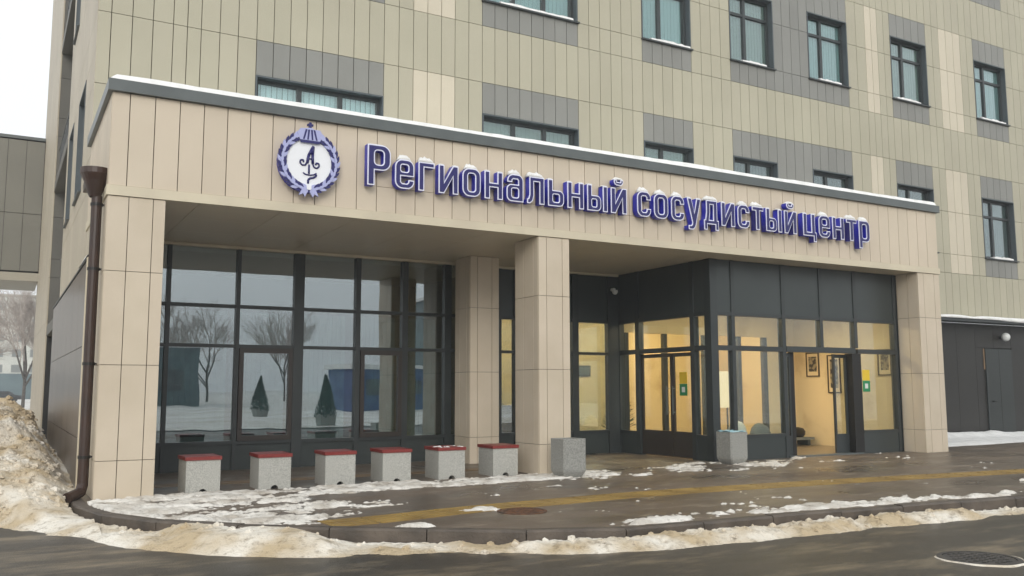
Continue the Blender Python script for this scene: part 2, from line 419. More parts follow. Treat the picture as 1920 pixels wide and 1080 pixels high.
# core wall behind the panels
cm = MB()
for a, b, c, d in wall_cells([XL+.02, 18.9, 40.0]+[h[0] for h in holes]+[h[1] for h in holes], [3.5, ZTOP]+[h[2] for h in holes]+[h[3] for h in holes], holes):
    cm.box(a, YB+.045, max(c, 4.21) if b <= 18.9 else c, b, YB+.30, d)
build('wall', cm, 'core', bld)
cells = []
for h in (wall_cells(cols, rows+[z+7.29-7.97 for z in rows if any(abs(z-7.97-k*FLOOR) < .01 for k in range(5))], [])):
    a, b, c, d = h; mx, mz = (a+b)/2, (c+d)/2
    if any(q[0] < mx < q[1] and q[2] < mz < q[3] for q in holes): continue
    cells.append(h)
# merge the split at window heads for columns without a window
mer = {}
for a, b, c, d in cells: mer.setdefault((a, b), []).append((c, d))
cells = []
for (a, b), zz in mer.items():
    mx = (a+b)/2; inw = any(q[0] < mx < q[1] for q in wins)
    zz.sort()
    out_ = []
    for c, d in zz:
        if out_ and not inw and any(abs(c-(7.29+k*FLOOR)) < .011 for k in range(5)) and abs(out_[-1][1]-c) < 1e-6: out_[-1] = (out_[-1][0], d)
        else: out_.append((c, d))
    cells += [(a, b, c, d) for c, d in out_]
vis = []
for h in cells:
    a, b, c, d = h
    p = [px(q) for q in ((a, YB, c), (b, YB, c), (b, YB, d), (a, YB, d))]
    ar = 0
    if all(p):
        xs_ = [min(max(q[0], 0), 1920) for q in p]; ys_ = [min(max(q[1], 0), 1080) for q in p]
        ar = .5*abs(sum(xs_[i]*ys_[(i+1)%4]-xs_[(i+1)%4]*ys_[i] for i in range(4)))
        # hidden behind the canopy?
        if d < 5.7: 
            if (a+b)/2 < 24: ar *= .05
        if (c+d)/2 < 6.9 and (a+b)/2 < 22: ar *= .2
    vis.append((ar, h))
vis.sort(key=lambda t: -t[0])
G = .007
rest = {}
for i, (ar, (a, b, c, d)) in enumerate(vis):
    m = shade((a+b)/2, (c+d)/2)
    if c < 5.2 and (a+b)/2 < 18.9: continue
    if i < 300: panel('panel', m, bld, a+G, YB, c+G*.8, b-G, YB+.04, d-G*.8)
    else: rest.setdefault(m, MB()).box(a+G, YB, c+G*.8, b-G, YB+.04, d-G*.8)
for m, mb in rest.items(): tag(build('panel', mb, m, bld), kind='stuff')
# windows
def window(a, b, zs, zh, npan, blind, trans=True, lamp=False, snowy=True):
    t = .05; d0, d1 = YB-.012, YB+.24
    mb = MB(); mb.box(a, d0, zs, a+.03, d1, zh).box(b-.03, d0, zs, b, d1, zh).box(a+.03, d0, zh-.03, b-.03, d1, zh).box(a+.03, d0, zs, b-.03, d1, zs+.02)
    w_ = build('window', mb, 'reveal', bld)
    fm = MB(); y0, y1 = YB+.15, YB+.22
    a1, b1, z0, z1 = a+.03, b-.03, zs+.02, zh-.03
    fm.box(a1, y0, z0, a1+.06, y1, z1).box(b1-.06, y0, z0, b1, y1, z1).box(a1+.06, y0, z1-.07, b1-.06, y1, z1).box(a1+.06, y0, z0, b1-.06, y1, z0+.07)
    if npan == 3: ms = [a1+(b1-a1)*.34, a1+(b1-a1)*.67]
    else: ms = [a1+(b1-a1)*.42]
    tz = z1-.52
    ed = [a1+.06]+sum([[m_-.045, m_+.045] for m_ in ms], [])+[b1-.06]
    for m_ in ms: fm.box(m_-.045, y0-.01, z0+.07, m_+.045, y1, z1-.07)
    zsp = [(z0+.07, z1-.07)]
    if trans and npan == 2:
        for k in range(0, len(ed), 2): fm.box(ed[k], y0-.005, tz-.035, ed[k+1], y1, tz+.035)
        zsp = [(z0+.07, tz-.035), (tz+.035, z1-.07)]
    build('frame', fm, 'frame_dark', w_)
    for k in range(0, len(ed), 2):
        for c, d in zsp: box('pane', 'glass_upper', w_, ed[k]-.01, y0+.03, c-.01, ed[k+1]+.01, y0+.042, d+.01)
    # vertical blinds
    bm = MB(); x = a1+.02; yb = YB+.235
    while x < b1-.1:
        i = len(bm.v); sk = random.uniform(.012, .028) if blind == 'blind_pale' else random.uniform(.0, .006); zb = z0-.02
        bm.v += [(x, yb, zb), (x+.1, yb+sk, zb), (x+.1, yb+sk, z1+.04), (x, yb, z1+.04), (x, yb+.004, zb), (x+.1, yb+sk+.004, zb), (x+.1, yb+sk+.004, z1+.04), (x, yb+.004, z1+.04)]
        bm.f += [(i,i+1,i+2,i+3),(i+7,i+6,i+5,i+4),(i,i+4,i+5,i+1),(i+1,i+5,i+6,i+2),(i+2,i+6,i+7,i+3),(i+3,i+7,i+4,i)]
        x += .105
    if blind: build('blind', bm, blind, w_)
    box('sill', 'frame_dark', w_, a-.02, YB-.07, zs-.035, b+.02, YB+.15, zs-.0)
    if snowy:
        sb = MB(); x = a+.05+random.uniform(0, .5); e = b-.05-random.uniform(.0, .4)
        n_ = 14; 
        for k in range(n_+1):
            xx = x+(e-x)*k/n_; hh = .04+.035*random.random()*math.sin(math.pi*min(max(k/n_, .08), .92))**.5
            sb.v += [(xx, YB-.062, zs), (xx, YB-.055, zs+hh), (xx, YB+.0, zs+hh*1.4), (xx, YB+.14, zs+hh*.9), (xx, YB+.14, zs)]
        for k in range(n_):
            for j in range(4): i = k*5+j; sb.f.append((i, i+5, i+6, i+1))
        sb.f += [(4,3,2,1,0), tuple(n_*5+q for q in range(5))]
        build('snow', sb, 'snow', w_, smooth=False)
    if lamp: box('ceiling_lamp', 'lamp_bit', w_, a1+.05, YB+.27, z1-.17, a1+.38, YB+.32, z1-.12)
    return w_
for k in range(4):
    for i, (a, b, npn) in enumerate(wins):
        zs, zh = 5.40+k*FLOOR, 7.29+k*FLOOR
        if k == 0: bl = ['blind_pale', 'blind_green', 'blind_green', 'blind_dark', 'blind_dark', 'blind_dark', 'blind_dark', 'blind_dark', 'blind_dark'][i]
        else: bl = ['blind_sky_teal', 'blind_sky_teal', 'blind_sky_teal', 'blind_green', 'blind_sky_teal', 'blind_green', 'blind_sky_teal', None, 'blind_green'][i] if k == 1 else ['blind_green', None][(i+k) % 2]
        window(a, b, zs, zh, npn, bl, lamp=(k == 1 and i in (4, 6)))
# rooms behind the upper windows
rm = MB(); rm.box(XL+.3, 19.6, 4.4, 40, 19.8, ZTOP)
for k in range(6): rm.box(XL+.3, YB+.31, 4.42+k*FLOOR-.12, 40, 19.6, 4.42+k*FLOOR+.12)
for x in (7.3, 12.1, 15.2, 18.0, 21.3, 24.9, 29, 33): rm.box(x-.06, YB+.31, 4.55, x+.06, 19.6, ZTOP-.2)
build('room_partition', rm, 'interior_grey', bld)
# roof
box('roof', 'coping', bld, XL-.06, YB-.06, ZTOP, 40.06, 41.1, ZTOP+.25)
# left side wall (x = XL): segments before and after the loggia recess, side windows
SY0, SR0, SR1, SY1 = YB, 23.7, 30.4, 41.0
sholes = []
for k in range(4):
    for a, b in ((18.35, 20.0), (21.5, 22.9)):
        sholes.append((a, b, 5.15+k*FLOOR, 7.3+k*FLOOR))
scm = MB(); spm = MB()
for a, b, c, d in wall_cells([SY0+.05, SR0]+[h[0] for h in sholes]+[h[1] for h in sholes], [0, ZTOP]+[h[2] for h in sholes]+[h[3] for h in sholes], sholes):
    scm.box(XL+.045, a, c, XL+.3, b, d)
scm.box(XL+.045, SR1, 0, XL+.3, SY1, ZTOP)
build('wall', scm, 'core', bld)
ys = [SY0]; 
while ys[-1] < SR0-.3: ys.append(ys[-1]+.6)
ys[-1] = SR0
ys2 = list(np.linspace(SR1, SY1, 22))
def side_cells(yy, hs_):
    for a, b, c, d in wall_cells(yy+[h[0] for h in hs_]+[h[1] for h in hs_], [0.0]+rows+[h[2] for h in hs_]+[h[3] for h in hs_], hs_):
        spm.box(XL, a+.006, c+.006, XL+.04, b-.006, d-.006)
side_cells(ys, sholes); side_cells(ys2, [])
tag(build('panel', spm, 'side_panel', bld), kind='stuff')
for h in sholes:
    a, b, c, d = h
    mb = MB().box(XL-.012, a, c, XL+.24, a+.04, d).box(XL-.012, b-.04, c, XL+.24, b, d).box(XL-.012, a+.04, d-.04, XL+.24, b-.04, d).box(XL-.05, a+.04, c, XL+.24, b-.04, c+.03)
    w_ = build('window', mb, 'reveal', bld)
    mb = MB().box(XL+.14, a+.04, c+.03, XL+.2, a+.11, d-.04).box(XL+.14, b-.11, c+.03, XL+.2, b-.04, d-.04).box(XL+.14, a+.11, c+.03, XL+.2, b-.11, c+.1).box(XL+.14, a+.11, d-.11, XL+.2, b-.11, d-.04).box(XL+.14, (a+b)/2-.04, c+.1, XL+.2, (a+b)/2+.04, d-.11)
    build('frame', mb, 'frame_dark', w_)
    for e, g in ((a+.11, (a+b)/2-.04), ((a+b)/2+.04, b-.11)): box('pane', 'glass_upper', w_, XL+.16, e-.01, c+.09, XL+.172, g+.01, d-.1)
box('room_partition', 'interior_dark', bld, XL+1.2, SY0+.4, 4.6, XL+1.3, SR0-.1, ZTOP)
# loggia recess
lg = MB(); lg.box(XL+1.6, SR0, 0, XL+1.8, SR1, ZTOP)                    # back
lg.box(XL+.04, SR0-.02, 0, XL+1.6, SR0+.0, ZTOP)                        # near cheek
build('recess_wall', lg, 'shaded_recess_panel', bld)
box('recess_wall', 'black', bld, XL+.05, SR1-.04, 0, XL+1.59, SR1-.002, 3.04)  # black sheet painted in for the darkness of the lower opening
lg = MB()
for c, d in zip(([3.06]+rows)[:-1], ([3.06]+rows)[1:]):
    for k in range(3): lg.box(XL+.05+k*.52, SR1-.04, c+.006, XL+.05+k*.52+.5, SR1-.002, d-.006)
build('recess_wall', lg, 'shaded_recess_panel', bld)
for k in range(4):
    box('balcony_slab', 'shaded_recess_panel', bld, XL+.02, SR0+.002, 3.3+k*FLOOR-.25, XL+1.59, SR1-.05, 3.3+k*FLOOR+.05)
    rl = MB()
    for q in range(12): rl.tube((XL+.12, SR0+.1+q*.56, 3.35+k*FLOOR), (XL+.12, SR0+.1+q*.56, 4.4+k*FLOOR), .015, n=6)
    rl.tube((XL+.12, SR0+.02, 4.4+k*FLOOR), (XL+.12, SR1-.06, 4.4+k*FLOOR), .025, n=6)
    if k: build('railing', rl, 'frame_dark', bld)
build('recess_door', MB().box(XL+1.5, SR0+1.2, 0, XL+1.598, SR0+3.0, 2.6), 'black', bld)
# plinth cladding on the left side
pl = MB(); 
for a, b in zip(np.linspace(14.35, 23.6, 8)[:-1], np.linspace(14.35, 23.6, 8)[1:]):
    for c, d in ((-.05, .75), (.75, 2.08), (2.08, 3.33)): panel('plinth_panel', 'plinth_panel', bld, XL-.115, a+.006, c+.005, XL-.085, b-.006, d-.005)
box('plinth_core', 'core_dark', bld, XL-.085, 14.33, -.1, XL-.004, 23.62, 3.34)
box('plinth_trim', 'band', bld, XL-.13, 14.22, -.02, XL-.002, 14.328, 3.36)
box('plinth_cap', 'frame_dark', bld, XL-.13, 14.33, 3.342, XL-.002, 23.63, 3.372)
sb = MB()
for k in range(10):
    t = k/9; y = 14.3+t*1.6; r = .05*(1-abs(t-.4))
    sb.v += [(XL-.14, y, 3.373), (XL-.12, y, 3.38+r), (XL-.01, y, 3.38+r*1.3), (XL-.004, y, 3.373)]
for k in range(9):
    for j in range(3): i = k*4+j; sb.f.append((i, i+4, i+5, i+1))
build('snow', sb, 'snow', bld)
# wall fill between left column and building under the canopy
box('wall', 'side_panel', bld, XL+.002, 13.80, 0, XL+.22, YB-.02, ZB)
# dark wall right of the canopy
xr = [XR+.05+k*.9 for k in range(24)]
dw = MB()
box('wall', 'core_dark', bld, XR+.02, YB+.04, 0, 40, YB+.3, 3.36)
DX0, DX1, DZ = 25.75, 27.05, 2.62
for a, b in zip(xr[:-1], xr[1:]):
    for c, d in ((0, 3.36),):
        if b > DX0-.02 and a < DX1+.02:
            panel('panel', 'dark_wall', bld, a+.004, YB+.01, DZ+.03, b-.004, YB+.038, 3.355)
            if a < DX0-.05: panel('panel', 'dark_wall', bld, a+.004, YB+.01, 0, DX0-.03, YB+.038, DZ+.022)
            if b > DX1+.05: panel('panel', 'dark_wall', bld, DX1+.03, YB+.01, 0, b-.004, YB+.038, DZ+.022)
        else: panel('panel', 'dark_wall', bld, a+.004, YB+.01, c, b-.004, YB+.038, d-.005)
dr = box('door', 'door_dark', bld, DX0, YB-.02, .02, DX1, YB+.03, DZ)
box('door_frame', 'frame_dark', dr, DX0-.028, YB-.03, .0, DX0-.002, YB+.03, DZ+.02)
build('handle', MB().tube((DX0+.2, YB-.07, 1.05), (DX0+.34, YB-.07, 1.05), .015, n=8).tube((DX0+.2, YB-.07, 1.05), (DX0+.2, YB-.018, 1.05), .012, n=8), 'black', dr)
box('door_seam', 'black', dr, DX0+.64, YB-.023, .02, DX0+.65, YB-.0195, DZ)
box('notice', 'tan_paver', bld, DX0-.10, YB-.006, 2.0, DX0+.12-.16, YB+.004, 2.62)
# ledge with snow over the dark wall
box('ledge', 'frame_dark', bld, XR+.02, 15.95, 3.362, 40, YB-.002, 3.47)
sb = MB(); n_ = 60
for k in range(n_+1):
    x = XR+.1+k*(14.0/n_); h = .03+.05*vnoise(np.array(x*1.3), np.array(.3)); dd = .02+.16*max(0, vnoise(np.array(x*.9), np.array(5.2))-.35)
    sb.v += [(x, 15.93, 3.47-dd), (x, 15.90, 3.44), (x, 15.97, 3.472+h), (x, 16.2, 3.472+h*1.4), (x, YB-.005, 3.472+h), (x, 15.948, 3.47-dd)]
for k in range(n_):
    for j in range(6): i = k*6; sb.f.append((i+j, i+6+j, i+6+(j+1)%6, i+(j+1)%6))
build('snow', sb, 'snow', bld, smooth=True)

# ------------------------------------------------------------------ entrance canopy
can = thing('entrance_canopy', (XL, YF, 0), 'projecting entrance canopy with beige panel fascia and square columns carrying blue lettering', 'canopy')
fas = box('fascia', 'core', can, XL+.03, YF+.035, ZB+.006, XR-.03, YF+.30, ZCB)
sx = [1.153, 1.384]
while sx[-1] < XR-.3: sx.append(sx[-1]+.3305)
sx[-1] = XR
for a, b in zip(sx[:-1], sx[1:]):
    zz = [(4.226, ZCB)]
    if 4.7 < a < 10.6: zz = [(4.226, 4.63), (4.63, ZCB)]
    for c, d in zz: panel('panel', 'fascia_panel', fas, a+.006, YF, c+.003, b-.006, YF+.03, d-.003)
sf = box('side_fascia', 'core', can, XL+.035, YF+.302, ZB+.006, XL+.25, YB-.005, ZCB)
yy = list(np.linspace(YF+.032, YB-.006, 11))
for a, b in zip(yy[:-1], yy[1:]): panel('panel', 'fascia_panel', sf, XL, a+.005, 4.226, XL+.03, b-.005, ZCB-.003)
box('side_fascia', 'fascia_panel', can, XR-.25, YF+.302, ZB+.006, XR-.002, YB-.005, ZCB)
mb = MB().box(XL-.02, YF-.025, ZB, XR+.02, YF+.028, 4.222).box(XL-.02, YF+.029, ZB, XL+.028, YB-.008, 4.222)
build('lower_band', mb, 'band', can)
box('coping', 'coping', can, XL-.06, YF-.07, ZCB+.002, XR+.06, YB-.004, ZCT)
# soffit panels
sof = box('soffit', 'core', can, XL+.26, YF+.302, ZB+.03, XR-.26, YG+.3, ZB+.12)
xs = list(np.linspace(XL+.03, XR-.03, 16)); ysf = [YF+.03, 14.35, 15.6, YG+.1]
for a, b in zip(xs[:-1], xs[1:]):
    for c, d in zip(ysf[:-1], ysf[1:]): panel('soffit_panel', 'soffit', sof, a+.003, c+.003, ZB+.002, b-.003, d-.003, ZB+.028)
# snow on the canopy roof
def roof_snow(X, Y):
    e = np.minimum(np.minimum(X-(XL-.03), XR+.02-X), np.minimum(Y-(YF-.06), (YB+.3)-Y))
    return ZCT-.01 + sstep(-.005, .06, e)*(.075+.06*fbm(X*1.1, Y*1.5, 4)) 
o = hfield('snow_layer', 'snow', XL-.05, XR+.04, YF-.07, YB-.02, .05, roof_snow, ZCT-.005)
o.parent = can; o.location = -Vector(can.location)
def column(x0, x1, y0, y1, vx, vy, label=None, hs=(.51, 1.78, 3.05)):
    c = box('column', 'core', can, x0+.03, y0+.03, 0, x1-.03, y1-.03, ZB-.002)
    if label: c['label'] = label
    zz = [0]+list(hs)+[ZB-.004]
    X = [x0]+vx+[x1]; Y = [y0]+vy+[y1]
    for c0, d in zip(zz[:-1], zz[1:]):
        for a, b in zip(X[:-1], X[1:]):
            panel('panel', 'column_panel', c, a+.005, y0, c0+.004, b-.005, y0+.027, d-.004)
            panel('panel', 'column_panel', c, a+.005, y1-.027, c0+.004, b-.005, y1, d-.004)
        for a, b in zip(Y[:-1], Y[1:]):
            a2 = a+.03 if a == y0 else a+.005; b2 = b-.03 if b == y1 else b-.005
            panel('panel', 'column_panel', c, x0, a2, c0+.004, x0+.027, b2, d-.004)
            panel('panel', 'column_panel', c, x1-.027, a2, c0+.004, x1, b2, d-.004)
    return c
column(1.153, 1.903, YF, 13.80, [1.425, 1.74], [13.45])
column(8.0, 8.641, YF, 13.93, [8.165, 8.49], [13.29, 13.63])
column(8.02, 8.672, 15.744, 16.42, [8.185, 8.51], [15.9, 16.2])
column(18.164, 18.946, YF, 13.69, [18.37, 18.75], [13.4])

# ------------------------------------------------------------------ lobby curtain wall
cw = thing('glass_curtain_wall', (1.4, YG, 0), 'dark framed glass curtain wall under the canopy behind the stone benches', 'glass wall')
ZR = [.49, 2.24, 2.97, 4.02]
MX = [1.40, 2.55, 3.77, 4.91, 6.09, 7.09, 8.05, 9.28, 9.68, 11.22, 12.20]
mwid = {4.91: .095, 6.09: .05, 7.09: .06, 8.05: .075, 11.22: .08, 12.20: .08}
for x in MX:
    h = mwid.get(x, .035)
    box('mullion', 'frame_dark', cw, x-h, YG-.05, 0.0, x+h, YG+.1, 4.03)
for a, b in zip(MX[:-1], MX[1:]):
    a1, b1 = a+mwid.get(a, .035), b-mwid.get(b, .035)
    for z in ZR[:3]: box('transom', 'frame_dark', cw, a1, YG-.042, z-.03, b1, YG+.09, z+.03)
    box('spandrel_panel', 'spandrel', cw, a1, YG+.0, .0, b1, YG+.06, .459)
    for c, d in ((ZR[1], ZR[2]), (ZR[2], ZR[3]+.04)):
        if a > 9 and c == ZR[2]: box('spandrel_panel', 'spandrel', cw, a1, YG+.0, c+.031, b1, YG+.06, d-.03); continue
        box('pane', 'glass', cw, a1-.004, YG+.02, c+.025, b1+.004, YG+.032, d-.025)
    if a in (3.77, 6.09):
        mb = MB(); q = .09; z0, z1 = .521, 2.209
        mb.box(a1+.01, YG-.07, z0, a1+q, YG+.05, z1).box(b1-q, YG-.07, z0, b1-.01, YG+.05, z1).box(a1+q, YG-.07, z1-q, b1-q, YG+.05, z1).box(a1+q, YG-.07, z0, b1-q, YG+.05, z0+q)
        sh = build('sash', mb, 'frame_brown', cw)
        box('pane', 'glass', sh, a1+q-.01, YG-.03, z0+q-.01, b1-q+.01, YG-.018, z1-q+.01)
    else: box('pane', 'glass', cw, a1-.004, YG+.02, ZR[0]+.025, b1+.004, YG+.032, ZR[1]-.025)
box('mullion', 'frame_dark', cw, 12.285, YG-.04, 0, 12.56, YG+.1, 4.03)
box('head_trim', 'band', cw, 1.4, YG-.09, 4.032, 12.4, YG+.1, ZB-.004)
# rooms behind
box('floor', 'interior_floor', bld, 1.4, YG+.13, -.1, 18.9, 22.0, .02)
box('ceiling', 'ceiling', bld, 1.4, YG+.32, 3.98, 18.9, 22.0, 4.2)
box('interior_wall', 'interior_dark', bld, 1.4, 20.5, .021, 8.9, 20.7, 3.97)
box('interior_wall', 'interior_dark', bld, 8.9, YG+.11, .021, 9.0, 20.7, 3.97)
box('interior_wall', 'interior_dark', bld, 1.4, YG+.11, .021, 1.5, 20.5, 3.97)
box('interior_wall', 'marble', bld, 9.0, 20.5, .021, 18.9, 20.7, 3.97)
box('interior_wall', 'marble', bld, 18.8, YG+.15, .021, 18.9, 20.5, 3.97)
# roller blinds behind the left glass, teal colour painted in for its reflection
for a, b in ((1.5, 3.7), (3.85, 4.8), (5.05, 6.02), (6.2, 7.0), (7.2, 7.95)):
    bl = MB(); x = a
    while x < b-.08:
        bl.box(x, YG+.3, .5, x+.085, YG+.306+.012*random.random(), 2.9); x += .09
    build('blind', bl, 'curtain_reflect_teal', cw)
for x in (10.2, 12.0): build('interior_column', MB().box(x-.2, 19.2, .021, x+.2, 19.6, 3.97), 'marble', bld)
box('reception_desk', 'wood_frame', bld, 10.6, 18.8, .021, 11.6, 19.15, 1.05)
for x in (9.7, 11.2, 12.7, 14.5, 16.5): box('ceiling_lamp', 'lamp_lobby', bld, x-.5, 18.0, 3.93, x+.5, 18.7, 3.978)

# ------------------------------------------------------------------ entrance vestibule
ves = thing('entrance_vestibule', (12.42, YV, 0), 'projecting glazed entrance vestibule with open sliding doors and warm marble interior', 'vestibule')
VX0, VX1 = 12.42, 18.12
def post(*b): return box('mullion', 'frame_dark', ves, *b)
VM = [(13.03, .045), (14.47, .05), (15.62, .045), (16.72, .05)]
post(VX0, YV, 0, VX0+.19, YV+.19, ZB-.004); post(VX1-.09, YV, 0, VX1, YV+.14, ZB-.004)
for x, h in VM:
    z0 = 2.34 if x == 15.62 else 0
    if x == 16.72: post(x-h, YV, 2.34, x+h, YV+.14, ZB-.004); continue
    post(x-h, YV, z0, x+h, YV+.14, ZB-.004)
ed = [VX0+.19, 13.03-.045, 13.03+.045, 14.42, 14.52, 15.575, 15.665, 16.67, 16.77, VX1-.09]
bays = [(ed[k], ed[k+1]) for k in range(0, 10, 2)]
for i, (a, b) in enumerate(bays):
    box('transom', 'frame_dark', ves, a, YV+.005, 2.93, b, YV+.13, 3.01)
    box('spandrel_panel', 'spandrel', ves, a, YV+.02, 3.012, b, YV+.08, ZB-.005)
    if i not in (2, 3): box('transom', 'frame_dark', ves, a, YV+.005, 2.22, b, YV+.13, 2.32)
    box('pane', 'glass_clear', ves, a-.004, YV+.05, 2.325, b+.004, YV+.062, 2.925)
    if i in (0, 1, 4):
        b0 = a if i != 4 else 16.86
        box('spandrel_panel', 'spandrel', ves, b0, YV+.02, 0, b, YV+.08, .44)
        box('transom', 'frame_dark', ves, b0, YV+.005, .441, b, YV+.13, .51)
        box('pane', 'glass_clear', ves, b0-.004, YV+.05, .515, b+.004, YV+.062, 2.215)
box('transom', 'frame_dark', ves, 14.52, YV-.01, 2.22, 16.67, YV+.16, 2.339)
box('threshold', 'coping', ves, 14.52, YV-.02, .0, 16.8, YV+.16, .03)
def leaf(x0, x1, y, plane_='x', solid=.44, name='door_leaf', m='frame_dark'):
    mb = MB(); t = .045
    if plane_ == 'x':
        B = lambda p, q, r, s: mb.box(p, y, r, q, y+.05, s)
        e, f = x0, x1
    else:
        B = lambda p, q, r, s: mb.box(y, p, r, y+.05, q, s)
        e, f = x0, x1
    B(e, e+t, .03, 2.2); B(f-t, f, .03, 2.2); B(e+t, f-t, 2.12, 2.2); B(e+t, f-t, .03, solid)
    d = build(name, mb, m, ves)
    if plane_ == 'x': box('pane', 'glass_clear', d, e+t-.01, y+.02, solid-.01, f-t+.01, y+.03, 2.13)
    else: box('pane', 'glass_clear', d, y+.02, e+t-.01, solid-.01, y+.03, f-t+.01, 2.13)
    return d
box('door_jamb', 'black', ves, 14.80, YV+.165, .03, 14.90, YV+.24, 2.22)
leaf(14.53, 14.80, YV+.17)
leaf(16.14, 16.56, YV+.17)
box('door_jamb', 'black', ves, 16.57, YV+.01, .03, 16.858, YV+.22, 2.215)
# side of the vestibule (x = VX0), with double doors
SM = [(YG-.06, YG-.0), (16.06, 16.20), (14.22, 14.34)]
for a, b in SM: box('mullion', 'frame_dark', ves, VX0, a, 0, VX0+.14, b, ZB-.004)
sb_ = [(YV+.19, 14.22), (14.34, 16.06), (16.20, YG-.06)]
for i, (a, b) in enumerate(sb_):
    box('transom', 'frame_dark', ves, VX0+.005, a, 2.93, VX0+.13, b, 3.01)
    box('spandrel_panel', 'spandrel', ves, VX0+.02, a, 3.012, VX0+.08, b, ZB-.005)
    box('transom', 'frame_dark', ves, VX0+.005, a, 2.22, VX0+.13, b, 2.32)
    box('pane', 'glass_clear', ves, VX0+.05, a-.004, 2.325, VX0+.062, b+.004, 2.925)
    if i != 1:
        box('spandrel_panel', 'spandrel', ves, VX0+.02, a, 0, VX0+.08, b, .44)
        box('transom', 'frame_dark', ves, VX0+.005, a, .441, VX0+.13, b, .51)
        box('pane', 'glass_clear', ves, VX0+.05, a-.004, .515, VX0+.062, b+.004, 2.215)
d1 = leaf(15.02, 16.05, VX0+.05, 'y', .55, m='frame_brown'); d2 = leaf(14.35, 14.99, VX0+.05, 'y', .55, m='frame_brown')
for d, y in ((d1, 15.10), (d2, 14.91)):
    build('handle', MB().tube((VX0-.02, y, .9), (VX0-.02, y, 1.5), .014, n=8).tube((VX0-.02, y, .95), (VX0+.05, y, .95), .01, n=6).tube((VX0-.02, y, 1.45), (VX0+.05, y, 1.45), .01, n=6), 'coping', d)
# vestibule room
box('floor', 'interior_floor', ves, VX0+.15, YV+.25, -.1, VX1, YG-.0, .022)
box('ceiling', 'ceiling', ves, VX0+.15, YV+.15, 3.3, VX1, YG+.1, 3.4)
box('interior_wall', 'marble', ves, 17.15, YG-.02, .023, VX1, YG+.09, 3.299)
box('interior_wall', 'marble', ves, VX1, YV+.15, 0, VX1+.04, YG+.09, 3.299)
box('interior_wall', 'marble', ves, 12.6, YG-.02, 2.75, 17.149, YG+.09, 3.299)
box('wall', 'spandrel', ves, 18.166, 13.70, 0, 18.9, YB-.03, ZB-.01)
for a, b in ((12.6, 12.72), (13.75, 13.87), (15.0, 15.3), (16.15, 16.25), (17.0, 17.14)): post(a, YG-.02, .023, b, YG+.08, 2.749)
for x in (13.2, 14.9, 16.6): box('ceiling_lamp', 'lamp_warm', ves, x-.5, 14.9, 3.26, x+.5, 15.2, 3.298)
box('ceiling_lamp', 'lamp_warm', ves, 12.75, 14.1, 3.26, 12.95, 14.3, 3.298)
# things in and on the vestibule
def sticker(x, y, z, ax, label):
    o = thing('door_sticker', (x, y, z), label, 'sticker')
    if ax == 'x':
        box('upper_half', 'yellow_sticker', o, x-.12, y-.004, z, x+.12, y, z+.24); box('lower_half', 'green_sticker', o, x-.12, y-.004, z-.25, x+.12, y, z-.006)
        box('pictogram', 'lamp_white', o, x-.05, y-.006, z-.18, x+.05, y-.0042, z-.07)
    else:
        box('upper_half', 'yellow_sticker', o, x-.004, y-.12, z, x, y+.12, z+.24); box('lower_half', 'green_sticker', o, x-.004, y-.12, z-.25, x, y+.12, z-.006)
        box('pictogram', 'lamp_white', o, x-.006, y-.05, z-.18, x-.0042, y+.05, z-.07)
sticker(17.05, YV+.05, 1.62, 'x', 'yellow and green sticker on the glass beside the open sliding door')
sticker(VX0+.07, 14.66, 1.55, 'y', 'yellow and green sticker on the brown framed double door')
def picture(y, z, w_, h, label):
    x = VX1-.001; o = thing('framed_picture', (x, y, z-h/2), label, 'picture', None); t = .03
    build('frame', MB().box(x-.03, y-w_/2, z-h/2, x, y-w_/2+t, z+h/2).box(x-.03, y+w_/2-t, z-h/2, x, y+w_/2, z+h/2).box(x-.03, y-w_/2+t, z+h/2-t, x, y+w_/2-t, z+h/2).box(x-.03, y-w_/2+t, z-h/2, x, y+w_/2-t, z-h/2+t), 'wood_frame', o)
    box('mount', 'marble', o, x-.012, y-w_/2+t, z-h/2+t, x-.001, y+w_/2-t, z+h/2-t)
    box('print', 'print', o, x-.015, y-w_/2+t+.05, z-h/2+t+.1, x-.0125, y+w_/2-t-.05, z+h/2-t-.08)
picture(16.22, 2.05, .42, .62, 'small framed picture deepest along the marble side wall')
picture(15.55, 1.80, .40, .95, 'tall framed picture hung lower in the middle of the marble side wall')
picture(14.06, 2.05, .38, .62, 'small framed picture on the marble side wall next to the front glass')
o = thing('wall_bench', (17.4, 16.2, .022), 'low grey bench against the marble wall inside the open doors', 'bench')
box('seat', 'interior_grey', o, 17.0, 16.15, .16, 18.0, 16.6, .22); box('support', 'interior_dark', o, 17.1, 16.2, .022, 17.2, 16.55, .159); box('support', 'interior_dark', o, 17.8, 16.2, .022, 17.9, 16.55, .159)
o = thing('travel_bag', (17.5, 16.4, .22), 'black bag with a red end on the low grey bench', 'bag')
mb = MB(); mb.lathe([(0, 0), (.13, 0), (.17, .05), (.18, .14), (.14, .22), (.05, .25), (0, .25)], (0, 0, 0), 12); mb.v = [(x*1.7+17.6, y*.9+16.4, z+.222) for x, y, z in mb.v]
build('body', mb, 'black', o, smooth=True); box('end_panel', 'red_plastic', o, 17.24, 16.3, .222, 17.31, 16.48, .42)
o = thing('info_stand', (14.7, 15.95, .022), 'lit pale notice board on a two legged stand inside the vestibule', 'stand')
box('board', 'lamp_board', o, 14.45, 15.95, 1.0, 15.02, 15.99, 1.85); box('leg', 'frame_dark', o, 14.52, 15.96, .022, 14.56, 15.98, 1.0); box('leg', 'frame_dark', o, 14.9, 15.96, .022, 14.94, 15.98, 1.0)
o = thing('sack', (13.55, 14.1, .022), 'pale grey filled sack leaning inside the vestibule window', 'sack')
